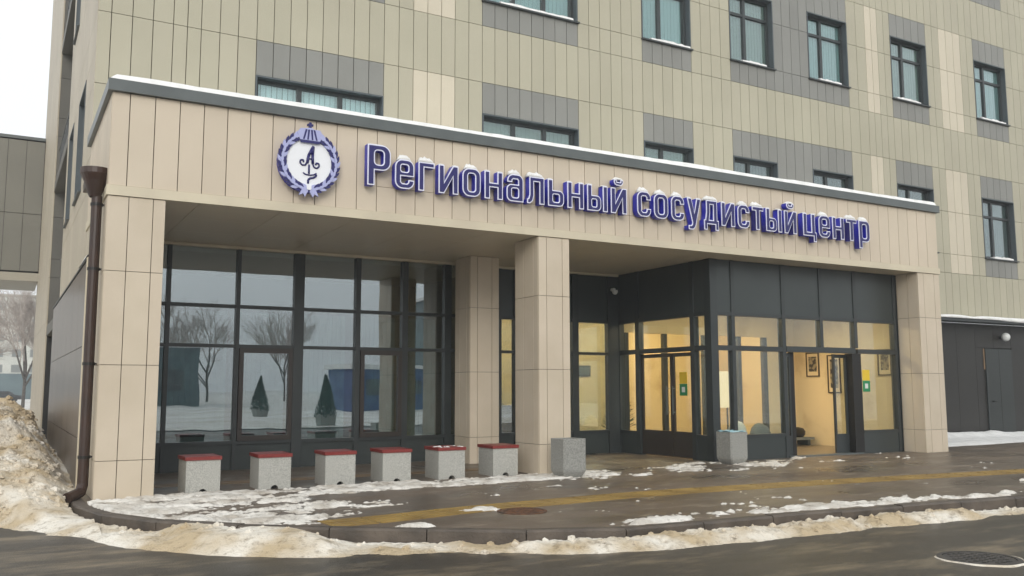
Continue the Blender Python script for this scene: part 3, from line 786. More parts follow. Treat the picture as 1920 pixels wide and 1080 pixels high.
def lump(name, m, par, cx, cy, cz, rx, ry, rz, sd=0):
    mb = MB(); n_, mm = 14, 8
    for j in range(mm+1):
        ph = math.pi*j/mm
        for k in range(n_):
            th = 2*math.pi*k/n_
            r = 1+.12*math.sin(3*th+sd+j)+.08*math.sin(5*th-j+sd)
            mb.v.append((cx+rx*r*math.sin(ph)*math.cos(th), cy+ry*r*math.sin(ph)*math.sin(th), cz+rz*(1-math.cos(ph))/2))
    for j in range(mm):
        for k in range(n_): a = j*n_+k; b = j*n_+(k+1)%n_; mb.f.append((a, b, b+n_, a+n_))
    return build(name, mb, m, par, smooth=True)
lump('body', 'lamp_white', o, 13.5, 14.15, .022, .26, .18, .75, 1)
o = thing('sack', (14.05, 14.15, .022), 'darker grey filled sack beside the pale one in the vestibule', 'sack')
lump('body', 'interior_grey', o, 14.1, 14.15, .022, .28, .18, .7, 4)
o = thing('potted_plant', (12.95, 17.9, .02), 'tall leafy plant in a dark pot behind the double doors', 'plant')
build('pot', MB().lathe([(0, 0), (.18, 0), (.24, .4), (.21, .4), (.2, .36), (0, .36)], (13.2, 17.9, .02), 18), 'frame_dark', o)
mb = MB()
for k in range(420):
    t = random.random(); z = .5+1.3*t; r = .38*(1-t)*random.random()**.5+.02; th = random.random()*6.283
    c = Vector((13.2+r*math.cos(th), 17.9+r*math.sin(th), z)); d = Vector((math.cos(th), math.sin(th), .5)).normalized()*.13; e = Vector((-math.sin(th), math.cos(th), 0))*.03
    i = len(mb.v); mb.v += [tuple(c-e), tuple(c+d*.5-e*1.6), tuple(c+d), tuple(c+d*.5+e*1.6), tuple(c+e)]; mb.f.append((i, i+1, i+2, i+3, i+4))
mb.tube((13.2, 17.9, .3), (13.2, 17.9, 1.6), .03, .01, 6)
build('foliage', mb, 'leaf', o)
o = thing('wall_plaque', (12.9, 20.48, 1.75), 'small black rectangular plaque on the lit marble lobby wall', 'plaque')
box('plate', 'black', o, 13.75, 20.47, 1.78, 14.15, 20.498, 2.08); box('face', 'interior_dark', o, 13.79, 20.462, 1.82, 14.11, 20.469, 2.04)

# dome camera and globe lamp
o = thing('security_camera', (12.23, YG-.05, 3.6), 'small white dome camera on the corner post under the canopy', 'camera')
build('bracket', MB().tube((12.23, YG-.052, 3.72), (12.23, YG-.16, 3.72), .035, n=12), 'lamp_white', o)
build('dome', MB().lathe([(0, 0), (.03, .005), (.055, .03), (.065, .06), (.065, .1), (0, .1)], (12.23, YG-.18, 3.60), 16), 'lamp_white', o, smooth=True)
o = thing('globe_lamp', (26.55, YB-.0, 2.9), 'round white globe lamp on the dark wall above the grey door', 'lamp')
build('bracket', MB().tube((26.55, YB+.008, 2.98), (26.55, YB-.08, 2.98), .05, n=12), 'frame_dark', o)
build('globe', MB().lathe([(0, -.13), (.05, -.12), (.09, -.09), (.12, -.04), (.125, 0), (.12, .04), (.09, .09), (.05, .12), (0, .13)], (26.55, YB-.18, 2.98), 18), 'lamp_white', o, smooth=True)

# ------------------------------------------------------------------ blue channel letters
def arc(cx, cy, r, a0, a1, n=7):
    return [(cx+r*math.cos(math.radians(a0+(a1-a0)*k/n)), cy+r*math.sin(math.radians(a0+(a1-a0)*k/n))) for k in range(n+1)]
def rrect(x0, y0, x1, y1, r):
    return arc(x1-r, y1-r, r, 0, 90)+arc(x0+r, y1-r, r, 90, 180)+arc(x0+r, y0+r, r, 180, 270)+arc(x1-r, y0+r, r, 270, 360)
T, H_ = .215, .18
def g_o(w=.72): return [rrect(0, 0, w, 1, .27), rrect(T, H_, w-T, 1-H_, .10)], w
def g_n(w=.74):
    m0, m1 = .42, .59
    return [[(0,0),(0,1),(T,1),(T,m1),(w-T,m1),(w-T,1),(w,1),(w,0),(w-T,0),(w-T,m0),(T,m0),(T,0)]], w
def g_g(w=.60): return [[(0,0),(0,1),(w,1),(w,1-H_),(T,1-H_),(T,0)]], w
def g_i(w=.76): return [[(0,0),(0,1),(T,1),(T,.40),(w-T,1),(w,1),(w,0),(w-T,0),(w-T,.60),(T,0)]], w
def g_j(w=.76):
    b = [(.16,1.33),(.16,1.22)]+[(.20,1.14),(.28,1.10),(w-.28,1.10),(w-.20,1.14)]+[(w-.16,1.22),(w-.16,1.33),(w-.29,1.33),(w-.29,1.24),(.29,1.24),(.29,1.33)]
    return g_i(w)[0]+[b], w
def g_soft(w=.70):
    r = .2
    return [[(0,0),(0,1),(T,1),(T,.60)]+arc(w-r,.60-r,r,90,0)+arc(w-r,r,r,0,-90), rrect(T,H_*.9,w-T,.60-H_*.85,.06)], w
def g_yi():
    p, w = g_soft(.64); x = w+.09
    return p+[[(x,0),(x,1),(x+T,1),(x+T,0)]], x+T
def g_a(w=.70):
    r = .24; 
    return [[(w,0)]+[(w,1-r)]+arc(w-r,1-r,r,0,90)+arc(.03+r,1-r,r,90,180)+[(.03,.70),(.03+T*.95,.70),(.03+T*.95,1-H_-.04),(.03+T+.03,1-H_),(w-T-.03,1-H_),(w-T,1-H_-.04),(w-T,.63)]+[(.2,.63)]+arc(.2,.43,.2,90,180)+arc(.2,.2,.2,180,270)+[(w-T,0)], rrect(T,H_*.85,w-T,.63-H_*.8,.07)], w
def g_e(w=.70):
    r = .26
    return [[(w,.31),(w-T,.31),(w-T,H_+.05),(w-T-.05,H_),(T+.05,H_),(T,H_+.05),(T,.43),(w,.43)]+arc(w-r,1-r,r,0,90)+arc(r,1-r,r,90,180)+arc(r,r,r,180,270)+arc(w-r,r,r,270,350), rrect(T,.58,w-T,1-H_,.07)], w
def g_s(w=.68):
    r = .26
    return [[(w,.33),(w-T,.33),(w-T,H_+.05),(w-T-.05,H_),(T+.05,H_),(T,H_+.05),(T,1-H_-.05),(T+.05,1-H_),(w-T-.05,1-H_),(w-T,1-H_-.05),(w-T,.67),(w,.67)]+arc(w-r,1-r,r,0,90)+arc(r,1-r,r,90,180)+arc(r,r,r,180,270)+arc(w-r,r,r,270,350)], w
def g_r(w=.71):
    r = .25
    return [[(0,-.30),(0,1)]+arc(w-r,1-r,r,90,0)+arc(w-r,r,r,0,-90)+[(T,0),(T,-.30)], rrect(T,H_,w-T,1-H_,.09)], w
def g_R(w=.82):
    r = .3; t = .25
    return [[(0,0),(0,1.38)]+arc(w-r,1.38-r,r,90,0)+arc(w-r,.52+r,r,0,-90)+[(t,.52),(t,0)], rrect(t,.52+.19,w-t,1.38-.19,.11)], w
def g_u(w=.74): return [[(0,1),(T+.01,1),(.375,.40),(w-T-.01,1),(w,1),(.46,-.10),(.40,-.22),(.30,-.30),(.07,-.30),(.07,-.13),(.20,-.13),(.25,-.08),(.265,.0)]], w
def g_d(w=.80): return [[(0,-.24),(0,H_),(.07,H_),(.13,.5),(.13,1),(w-.08,1),(w-.08,H_),(w,H_),(w,-.24),(w-.18,-.24),(w-.18,0),(.18,0),(.18,-.24)], [(.28,H_),(.33,.5),(.33,1-H_),(w-.08-T,1-H_),(w-.08-T,H_)]], w
def g_l(w=.74): return [[(0,0),(0,.17),(.06,.19),(.10,.34),(.10,1),(w,1),(w,0),(w-T,0),(w-T,1-H_),(.10+T*.9,1-H_),(.10+T*.9,.30),(.24,.10),(.12,0)]], w
def g_t(w=.66): return [[(0,1),(w,1),(w,1-H_),(w/2+T/2,1-H_),(w/2+T/2,0),(w/2-T/2,0),(w/2-T/2,1-H_),(0,1-H_)]], w
def g_c(w=.80): return [[(0,0),(0,1),(T,1),(T,H_),(.50,H_),(.50,1),(.50+T,1),(.50+T,H_),(w,H_),(w,-.25),(w-.17,-.25),(w-.17,0)]], w
GL = {'Р': g_R, 'е': g_e, 'г': g_g, 'и': g_i, 'о': g_o, 'н': g_n, 'а': g_a, 'л': g_l, 'ь': g_soft, 'ы': g_yi, 'й': g_j, 'с': g_s, 'у': g_u, 'д': g_d, 'т': g_t, 'ц': g_c, 'р': g_r}
def area(p): return .5*sum(p[i][0]*p[(i+1)%len(p)][1]-p[(i+1)%len(p)][0]*p[i][1] for i in range(len(p)))
def inset(p, d, hole):
    """move the outline inwards by d (holes grow)"""
    q = [p[0]]
    for a in p[1:]:
        if math.hypot(a[0]-q[-1][0], a[1]-q[-1][1]) > 1e-4: q.append(a)
    if math.hypot(q[0][0]-q[-1][0], q[0][1]-q[-1][1]) < 1e-4: q.pop()
    if area(q) < 0: q = q[::-1]
    s = d if not hole else -d; n = len(q); r = []
    for i in range(n):
        a, b, c = Vector(q[i-1]), Vector(q[i]), Vector(q[(i+1) % n])
        e1 = (b-a).normalized(); e2 = (c-b).normalized(); n1 = Vector((-e1.y, e1.x)); n2 = Vector((-e2.y, e2.x))
        m_ = n1+n2
        if m_.length < 1e-3: m_ = n1
        m_.normalize(); k = s/max(.45, m_.dot(n1)); v = b+m_*k; r.append((v.x, v.y))
    return r
def curve_mesh(name, polys, depth, d_in=0.):
    cu = bpy.data.curves.new(name, 'CURVE'); cu.dimensions = '2D'; cu.fill_mode = 'BOTH'; cu.extrude = depth/2
    for i, p in enumerate(polys):
        hole = area_in(p, polys, i)
        q = inset(p, d_in, hole)
        s = cu.splines.new('POLY'); s.points.add(len(q)-1)
        for k, (x, y) in enumerate(q): s.points[k].co = (x, y, 0, 1)
        s.use_cyclic_u = True
    ob = bpy.data.objects.new(name, cu); COL.objects.link(ob)
    dg = bpy.context.evaluated_depsgraph_get(); me = bpy.data.meshes.new_from_object(ob.evaluated_get(dg))
    bpy.data.objects.remove(ob); bpy.data.curves.remove(cu); return me
def area_in(p, polys, i):
    x, y = p[0]; c = 0
    for j, q in enumerate(polys):
        if j == i: continue
        inside = False
        for k in range(len(q)):
            (x1, y1), (x2, y2) = q[k], q[(k+1) % len(q)]
            if (y1 > y) != (y2 > y) and x < (x2-x1)*(y-y1)/(y2-y1)+x1: inside = not inside
        if inside: c += 1
    return c % 2 == 1
RX = Matrix.Rotation(math.radians(90), 4, 'X')
BASE, XH = 4.60, .470
YL = YF-.165
sign = thing('sign_lettering', (4.79, YF, BASE), 'blue raised Cyrillic letters with snow caps reading the centre name along the fascia', 'sign')
LC = {}
def letter(ch, x, w_target):
    polys, w0 = GL[ch](); sc = w_target/w0
    P = [[(a*sc, b*XH) for a, b in p] for p in polys]
    key = (ch, round(w_target, 4))
    if key not in LC:
        b_ = curve_mesh('letter', P, .125); e_ = curve_mesh('outline', P, .012); f_ = curve_mesh('face', P, .012, .019)
        for me, m in ((b_, 'letter_side'), (e_, 'letter_edge'), (f_, 'letter_face')): me.transform(RX); me.materials.append(MAT[m])
        LC[key] = (b_, e_, f_)
    b_, e_, f_ = LC[key]
    o = link('letter', b_, None, sign, (x, YL+.064, BASE))
    link('outline', e_, None, o, (x, YL-.006, BASE)); link('face', f_, None, o, (x, YL-.014, BASE))
    build('standoff', MB().tube((x+w_target*.18, YL+.12, BASE+.06), (x+w_target*.18, YF+.002, BASE+.06), .012, n=6), 'coping', o)
    # snow resting on the top edge
    top = 1.38 if ch == 'Р' else (1.33 if ch == 'й' else 1.0)
    if ch in 'Рныицьуй' and ch != 'й' and random.random() < .8:
        spans = []
        if ch in 'нуицы': spans = [(.01, .26), (.72, .99)]
        if ch == 'ь': spans = [(.02, .28)]
        hh = .022
    elif ch == 'й': spans = [(.22, .78)]; hh = .05
    else: spans = [(.04, .96)] if ch in 'гтдл' else [(.16, .84)]; hh = .10
    if ch == 'Р': spans = [(.02, .7)]; hh = .012
    for s0, s1 in spans:
        mb = MB(); xa, xb = x+s0*w_target, x+s1*w_target; n_ = 9
        for k in range(n_+1):
            t = k/n_; xx = xa+(xb-xa)*t; h = hh*(max(0, 1-(2*t-1)**4)**.7)*(.8+.35*random.random())+.003; z = BASE+top*XH+(-.012 if ch not in 'гтдлРнуицьый' else .0005)
            for yy_, f_h in ((YL-.012, .0), (YL-.006, .6), (YL+.05, 1.), (YL+.11, .7), (YL+.124, .0)): mb.v.append((xx, yy_, z+h*f_h))
        for k in range(n_):
            for j in range(4): i = k*5+j; mb.f.append((i, i+5, i+6, i+1))
            mb.f.append((k*5+4, k*5+9, k*5+5, k*5))
        mb.f += [(4,3,2,1,0), tuple(n_*5+q for q in range(5))]
        build('snow_cap', mb, 'snow', o, smooth=True)
def word(txt, x0, x1, gap):
    ws = [GL[c]()[1] for c in txt]; k = (x1-x0-gap*(len(txt)-1))/sum(ws); x = x0
    for c, w_ in zip(txt, ws): letter(c, x, w_*k); x += w_*k+gap
word('Региональный', 4.80, 9.79, .075)
word('сосудистый', 10.03, 14.14, .075)
word('центр', 14.33, 16.38, .075)

# ------------------------------------------------------------------ emblem
EX, EZ = 3.885, 4.845
emb = thing('emblem_sign', (EX, YF, EZ-.5), 'round blue and white emblem with laurel wreath, crown and bowl with serpent on the fascia', 'emblem')
def flat(name, polys, m, y0, y1, parent=emb):
    me = curve_mesh(name, polys, y1-y0); me.transform(RX); me.materials.append(MAT[m])
    return link(name, me, None, parent, (EX, (y0+y1)/2, EZ))
def ell(rx, rz, cz=0, n=48): return [(rx*math.cos(2*math.pi*k/n), cz+rz*math.sin(2*math.pi*k/n)) for k in range(n)]
flat('backing', [ell(.455, .455)], 'letter_side', YF-.13, YF-.01)
flat('field', [ell(.345, .39)], 'emblem_white', YF-.140, YF-.131)
lv = MB(); lv2 = MB()
for side in (-1, 1):
    for k in range(15):
        a = math.radians(-82+k*10.3); 
        for rr, tw, big in ((.375, .55, 1), (.448, -.5, 1), (.41, 0.02, .9)):
            cx, cz = side*rr*math.cos(a), rr*math.sin(a)*1.02
            th = a+math.pi/2+tw
            dx, dz = side*math.cos(th), math.sin(th); nx_, nz_ = -dz, dx; L_, W_ = .068*big, .024*big
            pts = [(-L_, 0), (-L_*.3, W_), (L_*.4, W_*.8), (L_, 0), (L_*.4, -W_*.8), (-L_*.3, -W_)]
            tgt_ = lv2 if rr == .41 or (k+(rr > .4)) % 3 == 0 else lv
            i = len(tgt_.v); yo = YF-.155-(.012 if rr == .41 else (.004 if tw > 0 else 0))-.0006*k
            P2 = [(EX+cx+dx*u+nx_*v, EZ+cz+dz*u+nz_*v) for u, v in pts]
            tgt_.v += [(p[0], YF-.128, p[1]) for p in P2]+[(p[0], yo, p[1]) for p in P2]
            fr = tuple(i+6+q for q in range(6)); tgt_.f.append(fr if side < 0 else fr[::-1])
            for q in range(6): tgt_.f.append((i+q, i+(q+1) % 6, i+6+(q+1) % 6, i+6+q))
build('wreath', lv, 'letter_face', emb); build('wreath_lavender', lv2, 'emblem_lav', emb)  # navy leaves and lavender leaves, each in its own colour
cr = [(-.14,.29),(.14,.29),(.17,.37),(.195,.43),(.15,.50),(.06,.50),(.03,.52),(-.03,.52),(-.06,.51),(-.15,.50),(-.195,.43),(-.17,.37)]
crown = flat('crown', [cr], 'emblem_lav', YF-.175, YF-.12)
flat('crown_band', [[(-.145,.285),(.145,.285),(.155,.325),(-.155,.325)]], 'letter_face', YF-.181, YF-.1755, emb)
for x in (-.1, -.035, .035, .1): flat('crown_rib', [[(x-.012,.335),(x+.012,.335),(x*.6+.014,.49),(x*.6-.014,.49)]], 'letter_face', YF-.180, YF-.1755, emb)
flat('cross', [[(-.018,.52),(.018,.52),(.018,.55),(.045,.55),(.045,.58),(.018,.58),(.018,.605),(-.018,.605),(-.018,.58),(-.045,.58),(-.045,.55),(-.018,.55)]], 'letter_face', YF-.175, YF-.13)
def E3(p, y=YF-.146): return [(EX+a, y, EZ+b) for a, b in p]
mg = MB()
mg.path(E3([(-.03,-.02),(-.01,.10),(.035,.20),(.06,.245),(.05,.12),(.055,-.02)]), .022).path(E3([(-.04,.05),(.05,.05)]), .012)
mg.path(E3([(-.03,-.0),(-.06,-.055),(-.11,-.055),(-.14,-.02),(-.13,.02),(-.09,.025),(-.085,-.01)]), .013)
mg.path(E3([(.055,-.02),(.075,-.07),(.12,-.085),(.155,-.05),(.15,-.01),(.11,.0),(.10,-.035)]), .013)
build('monogram', mg, 'letter_face', emb, smooth=True)
sn = MB(); sn.path(E3([(-.09,-.17),(-.05,-.195),(.02,-.20),(.08,-.185),(.115,-.16)]), .011).path(E3([(.10,-.17),(.115,-.20),(.07,-.235),(.02,-.245),(-.01,-.275),(-.01,-.33)]), .016).path(E3([(.0,-.04),(.0,-.18)]), .015)
build('bowl_and_serpent', sn, 'letter_face', emb, smooth=True)
for s in (-1, 1): flat('ribbon', [[(s*.02,-.40),(s*.10,-.41),(s*.15,-.52),(s*.085,-.49),(s*.06,-.54),(s*.0+s*.012,-.45)]], 'emblem_lav', YF-.17, YF-.12)
flat('knot', [rrect(-.035,-.43,.035,-.36,.02)], 'emblem_white', YF-.18, YF-.12)
build('standoff', MB().tube((EX, YF-.011, EZ), (EX, YF+.002, EZ), .1, n=12), 'coping', emb)

# ------------------------------------------------------------------ drain pipe at the left column
DPX, DPY = XL-.10, 13.48
dp = thing('drain_pipe', (DPX, DPY, 0), 'dark brown metal drainpipe with a funnel head running down the corner column', 'drainpipe')
build('pipe', MB().tube((DPX, DPY, .16), (DPX, DPY, 4.12), .07, n=16), 'pipe_brown', dp, smooth=False)
build('funnel', MB().lathe([(.07, 4.10), (.09, 4.14), (.15, 4.32), (.19, 4.40), (.20, 4.42), (.20, 4.50), (.17, 4.50), (.17, 4.42), (.07, 4.2)], (DPX-.03, DPY, 0), 20), 'pipe_brown', dp)
build('gutter', MB().box(DPX-.13, DPY+.1, 4.30, DPX+.07, DPY+.75, 4.44), 'pipe_brown', dp)
build('shoe', MB().tube((DPX, DPY, .18), (DPX-.03, DPY-.06, .08), .071, n=14).tube((DPX-.03, DPY-.06, .09), (DPX-.2, DPY-.3, .045), .07, .072, 14), 'pipe_brown', dp)
for z in (.55, 1.8, 3.1, 4.0): build('bracket', MB().tube((DPX, DPY, z-.02), (DPX, DPY, z+.02), .08, n=16).box(DPX+.05, DPY-.02, z-.012, XL+.002, DPY+.02, z+.012), 'black', dp)

# ------------------------------------------------------------------ stone benches
def bench_mesh(w_, d_, h, r=.058):
    mb = MB(); prof = [(-w_/2, 0), (-r, 0)]+[(r*math.cos(math.radians(180-18*k)), r*1.0*math.sin(math.radians(180-18*k))) for k in range(1, 10)]+[(r, 0), (w_/2, 0), (w_/2, h), (-w_/2, h)]
    n_ = len(prof); mb.v = [(x, -d_/2, z) for x, z in prof]+[(x, d_/2, z) for x, z in prof]
    mb.f = [tuple(range(n_)), tuple(range(2*n_-1, n_-1, -1))]
    for k in range(n_): a = k; b = (k+1) % n_; mb.f.append((b, a, n_+a, n_+b))
    return mb
ords = ['first', 'second', 'third', 'fourth', 'fifth', 'sixth']
bx0 = [2.34, 3.36, 4.36, 5.28, 6.235, 7.235]
for i, x in enumerate(bx0):
    cx, cyb = x+.235, 13.33+.27
    extra = ''
    o = thing('stone_bench', (cx, cyb, 0), f'granite cube bench with red slats, {ords[i]} from the drainpipe column' if i != 4 else 'granite cube bench with snow specks on its red slats, fifth from the drainpipe column', 'bench', 'granite cube benches under the canopy')
    mb = bench_mesh(.47, .54, .455); me = mesh('block', mb.v, mb.f); me.materials.append(MAT['granite'])
    bo = link('block', me, None, o, (cx, cyb, 0))
    box('notch_shade', 'black', o, cx-.06, cyb-.16, .001, cx+.06, cyb-.15, .06)  # black plate painted in as the shade inside the through notch
    for k in range(4):
        y = cyb-.285+k*.1435
        panel('slat', 'red_wood', o, cx-.25, y, .457, cx+.25, y+.139, .507)
    if i == 4:
        mb = MB()
        for k in range(26):
            u, v = cx+random.uniform(-.2, .2), cyb+random.uniform(-.25, .1); s = random.uniform(.01, .03)
            mb.lathe([(s, 0), (s*.7, s*.3), (0, s*.4)], (u, v, .5072), 6)
        build('snow', mb, 'snow', o)
    o.rotation_euler.z = random.uniform(-.02, .02)
# ------------------------------------------------------------------ litter bins
def bin_(x, y, w_, h, label, bag=False):
    o = thing('litter_bin', (x, y, 0), label, 'bin')
    c = .03; pol = lambda q: [(x-q+c, y-q), (x+q-c, y-q), (x+q, y-q+c), (x+q, y+q-c), (x+q-c, y+q), (x-q+c, y+q), (x-q, y+q-c), (x-q, y-q+c)]
    mb = MB(); prof = [(w_*.36, 0), (w_*.44, .05), (w_*.49, .10), (w_*.5, .14), (w_*.5, h), (w_*.38, h), (w_*.38, h-.15)]
    for q, z in prof: mb.v += [(a, b, z) for a, b in pol(q)]
    for j in range(len(prof)-1):
        for k in range(8): a = j*8+k; b = j*8+(k+1) % 8; mb.f.append((a, b, b+8, a+8))
    mb.f.append(tuple((len(prof)-1)*8+k for k in range(8))); mb.f.append(tuple(range(7, -1, -1)))
    build('body', mb, 'granite_dark', o)
    if bag:
        mb = MB(); n_ = 26
        for j in range(4):
            for k in range(n_):
                t = 2*math.pi*k/n_; r = [.385, .40, .42, .475][j]*w_*1.07*(1/max(abs(math.cos(t)), abs(math.sin(t))))**.8*(.97+.06*random.random()); z = [h-.12, h+.012, h+.018, h+.006][j]+(random.uniform(-.006, .02) if j else 0)
                mb.v.append((x+r*math.cos(t), y+r*math.sin(t), z))
        for j in range(3):
            for k in range(n_): a = j*n_+k; b = j*n_+(k+1) % n_; mb.f.append((a, b, b+n_, a+n_))
        build('bag', mb, 'bag_blue', o)
bin_(8.27, 12.64, .44, .63, 'grey granite litter bin standing in snow beside the middle column')
bin_(12.44, 13.22, .44, .61, 'grey granite litter bin with pale blue bag at the vestibule corner', True)
# ------------------------------------------------------------------ skyway and far background
sk = thing('skyway_bridge', (-12, 40, 0), 'grey panelled bridge wing joining the building high over the side street', 'bridge')
box('core', 'core_dark', sk, -26, 40.05, 6.05, XL+.0, 44, 11.4)
mb = MB()
for k in range(40):
    for c, d in ((6.1, 8.4), (8.4, 11.36)):
        x0 = XL-.02-k*.65; 
        if k < 14: panel('panel', 'skyway_panel', sk, x0-.635, 40, c+.01, x0, 40.04, d-.01)
        else: mb.box(x0-.635, 40, c+.01, x0, 40.04, d-.01)
tag(build('panel', mb, 'skyway_panel', sk), kind='stuff')
box('parapet', 'coping', sk, -26, 39.95, 11.4, XL-.0, 44.1, 11.52)
box('soffit_band', 'skyway_trim', sk, -26, 40.0, 5.72, XL-.0, 44, 6.04)
for x in (-9, -22): box('pier', 'skyway_trim', sk, x, 41, -.14, x+.8, 43, 5.715)
ab = thing('apartment_building', (6, 205, 0), 'pale five storey apartment block far down the snowy street', 'building')
box('wall', 'pale_wall', ab, -30, 200, -.15, 45, 214, 19.5)
box('roof', 'skyway_trim', ab, -30.3, 199.7, 19.5, 45.3, 214.3, 20.0)
for f_ in range(6):
    for k in range(24): box('window', 'interior_grey', ab, -29+k*3.1, 199.93, 1.8+f_*3.0, -27.4+k*3.1, 199.99, 3.3+f_*3.0)
box('garage_fence', 'office_teal', tag(thing('street_fence', (0, 175, -.146), 'low bluish fence in front of the far apartment block', 'fence'), None), -30, 175, -.15, 40, 175.2, 4.2)
def tree_mesh(h, spread, seed, levels=5, r0=.16, kids=3, droop=.0):
    random.seed(seed); tr = MB(); tw = MB()
    def br(p, d, L, r, lev):
        q = p+d*L; tgt_ = tr if lev < 2 else tw
        tgt_.tube(tuple(p), tuple(q), r, r*.68, 6 if lev < 2 else 3, cap=False)
        if lev >= levels: return
        n_ = kids+(1 if lev else 2)
        for k in range(n_):
            t = random.uniform(.35, 1.) if k else 1.
            a = d.orthogonal().normalized(); a.rotate(Matrix.Rotation(random.uniform(0, 6.283), 3, d))
            nd = (d+a*random.uniform(.35, .85)*spread).normalized(); nd.z += .10-droop*lev; nd.normalize()
            if k == 0: nd = (d+a*.18).normalized()
            br(p+d*(L*t), nd, L*random.uniform(.6, .82), r*.62, lev+1)
    br(Vector((0, 0, 0)), Vector((.02, .01, 1)).normalized(), h*.30, r0, 0)
    return tr, tw
def tree(x, y, z, h, label, seed, m1='bark', m2='frost_haze_twig', group=None, levels=5, rot=0):
    o = thing('bare_tree', (x, y, z), label, 'tree', group)
    tr, tw = tree_mesh(h, 1.0, seed, levels)
    for nm, mb, m in (('trunk', tr, m1), ('crown', tw, m2)):
        mb.v = [(a+x, b+y, c+z) for a, b, c in mb.v]; build(nm, mb, m, o)
    return o
tree(2.0, 92, -.146, 13, 'frosted bare birch tree beyond the skyway in front of the apartment block', 3, levels=6)
tree(-2.5, 120, -.146, 15, 'taller frosted bare tree farther down the side street', 9, levels=6)
def car(x, y, z, rz, label, m='car_dark'):
    o = thing('parked_car', (x, y, z), label, 'car', None)
    prof = [(-2.1, .3), (2.1, .3), (2.15, .6), (2.05, .82), (1.25, .92), (.6, 1.4), (-.9, 1.45), (-1.75, .98), (-2.12, .9)]
    mb = MB(); n_ = len(prof)
    for s in (-.82, .82): mb.v += [(a, s*(1 if c < .95 else .82), c) for a, c in prof]
    mb.f = [tuple(range(n_)), tuple(range(2*n_-1, n_-1, -1))]+[((k+1) % n_, k, n_+k, n_+(k+1) % n_) for k in range(n_)]
    R = Matrix.Rotation(rz, 3, 'Z')
    def P(mb_): mb_.v = [tuple(R @ Vector(v)+Vector((x, y, z))) for v in mb_.v]; return mb_
    build('body', P(mb), m, o)
    for s in (-1, 1):
        build('side_window', P(MB().box(-.85, s*.765-.02, 1.0, .55, s*.765+.02, 1.32)), 'black', o)
        for wx in (-1.3, 1.3): build('wheel', P(MB().tube((wx, s*.70, .31), (wx, s*.85, .31), .31, n=16)), 'tyre', o)
    build('windscreen', P(MB().box(.85, -.6, 1.0, 1.0, .6, 1.25)), 'black', o)
car(.7, 140, -.146, .1, 'dark parked car at the far end of the snowy side street')
car(-2.4, 133, -.146, .1, 'dark parked car in front of another, partly out past the snowbank')

# ------------------------------------------------------------------ what stands across the road (seen mirrored in the glass)
plane('far_lawn', 'ground_snow', [(-60,-60),(90,-60),(90,-2.6),(-60,-2.6)], -.10)
def thuja(x, y, h, label):
    o = thing('conical_thuja', (x, y, -.1), label, 'shrub', 'thujas in planters across the road')
    build('planter', MB().lathe([(0, 0), (.42, 0), (.5, .45), (.44, .45), (.42, .4), (0, .4)], (x, y, -.1), 8), 'granite_dark', o)
    mb = MB()
    for k in range(2600):
        t = random.random()**.8; z = .35+h*t; r = (.50*(1-t)+.03)*(.75+.3*random.random()); th = random.random()*6.283
        c = Vector((x+r*math.cos(th), y+r*math.sin(th), z-.1)); s = random.uniform(.05, .1); u = Vector((math.cos(th)*.4, math.sin(th)*.4, 1)).normalized()*s; v = Vector((-math.sin(th), math.cos(th), random.uniform(-.4, .4)))*s*.4
        i = len(mb.v); mb.v += [tuple(c-v), tuple(c+u), tuple(c+v), tuple(c-u*.5)]; mb.f.append((i, i+1, i+2, i+3))
    build('foliage', mb, 'thuja', o)
    build('stem', MB().tube((x, y, .2), (x, y, .3+h*.8), .08, .02, 6), 'bark', o)
thuja(12.4, -4.3, 1.75, 'conical thuja in a stone planter across the road, nearer the kerb')
thuja(13.0, -18.2, 1.9, 'conical thuja in a stone planter deeper in the snowy square')
ki = thing('blue_kiosk', (24, -30, -.1), 'low blue kiosk with snow on its flat roof across the square', 'kiosk')
box('wall', 'kiosk_blue', ki, 22, -33, -.1, 31, -28, 2.9); box('roof', 'snow', ki, 21.7, -33.3, 2.9, 31.3, -27.7, 3.2)
for k in range(3): box('window', 'interior_dark', ki, 23+k*2.8, -28.0, 1.0, 24.6+k*2.8, -27.96, 2.1)
of = thing('office_block', (40, -60, 0), 'plain bluish office block standing beyond the square', 'building')
box('wall', 'office_teal', of, 38, -58, -.12, 60, -42, 10.5); box('roof', 'snow', of, 37.7, -58.3, 10.5, 60.3, -41.7, 10.8)
for f_ in range(3):
    for k in range(7): box('window', 'interior_dark', of, 39+k*3, -42.0, 1.2+f_*3.2, 40.6+k*3, -41.95, 2.9+f_*3.2)
of2 = thing('low_building', (-6, -55, 0), 'long low bluish building at the edge of the square', 'building')
box('wall', 'office_teal', of2, -14, -62, -.12, 16, -52, 5.2); box('roof', 'snow', of2, -14.3, -62.3, 5.2, 16.3, -51.7, 5.5)
for k in range(9): box('window', 'interior_dark', of2, -13+k*3.2, -52.0, 1.4, -11+k*3.2, -51.95, 3.4)
for i, (x, y, h) in enumerate(((2, -66, 13), (16, -72, 13), (30, -75, 14), (44, -66, 13), (36, -38, 10), (-8, -70, 12), (22, -80, 15), (9, -78, 14))):
    tree(x, y, -.1, h, ['bare grey tree beside the thujas in the square', 'bare grey tree behind the deeper thuja', 'bare grey tree left of the blue kiosk', 'bare grey tree behind the blue kiosk', 'bare grey tree at the right edge of the square', 'bare grey tree before the low building', 'tall bare grey tree between the buildings', 'bare grey tree at the end of the low building'][i], 20+i, 'bark', 'frost_haze_twig', levels=5)  # pale twig colour paints the faint haze of the mirrored trees
lp = thing('lamp_post', (17.6, -8.5, -.1), 'tall grey lamp post with curved arm across the road', 'street lamp')
build('pole', MB().tube((17.6, -8.5, -.1), (17.6, -8.5, 7.5), .08, .05, 10), 'coping', lp)
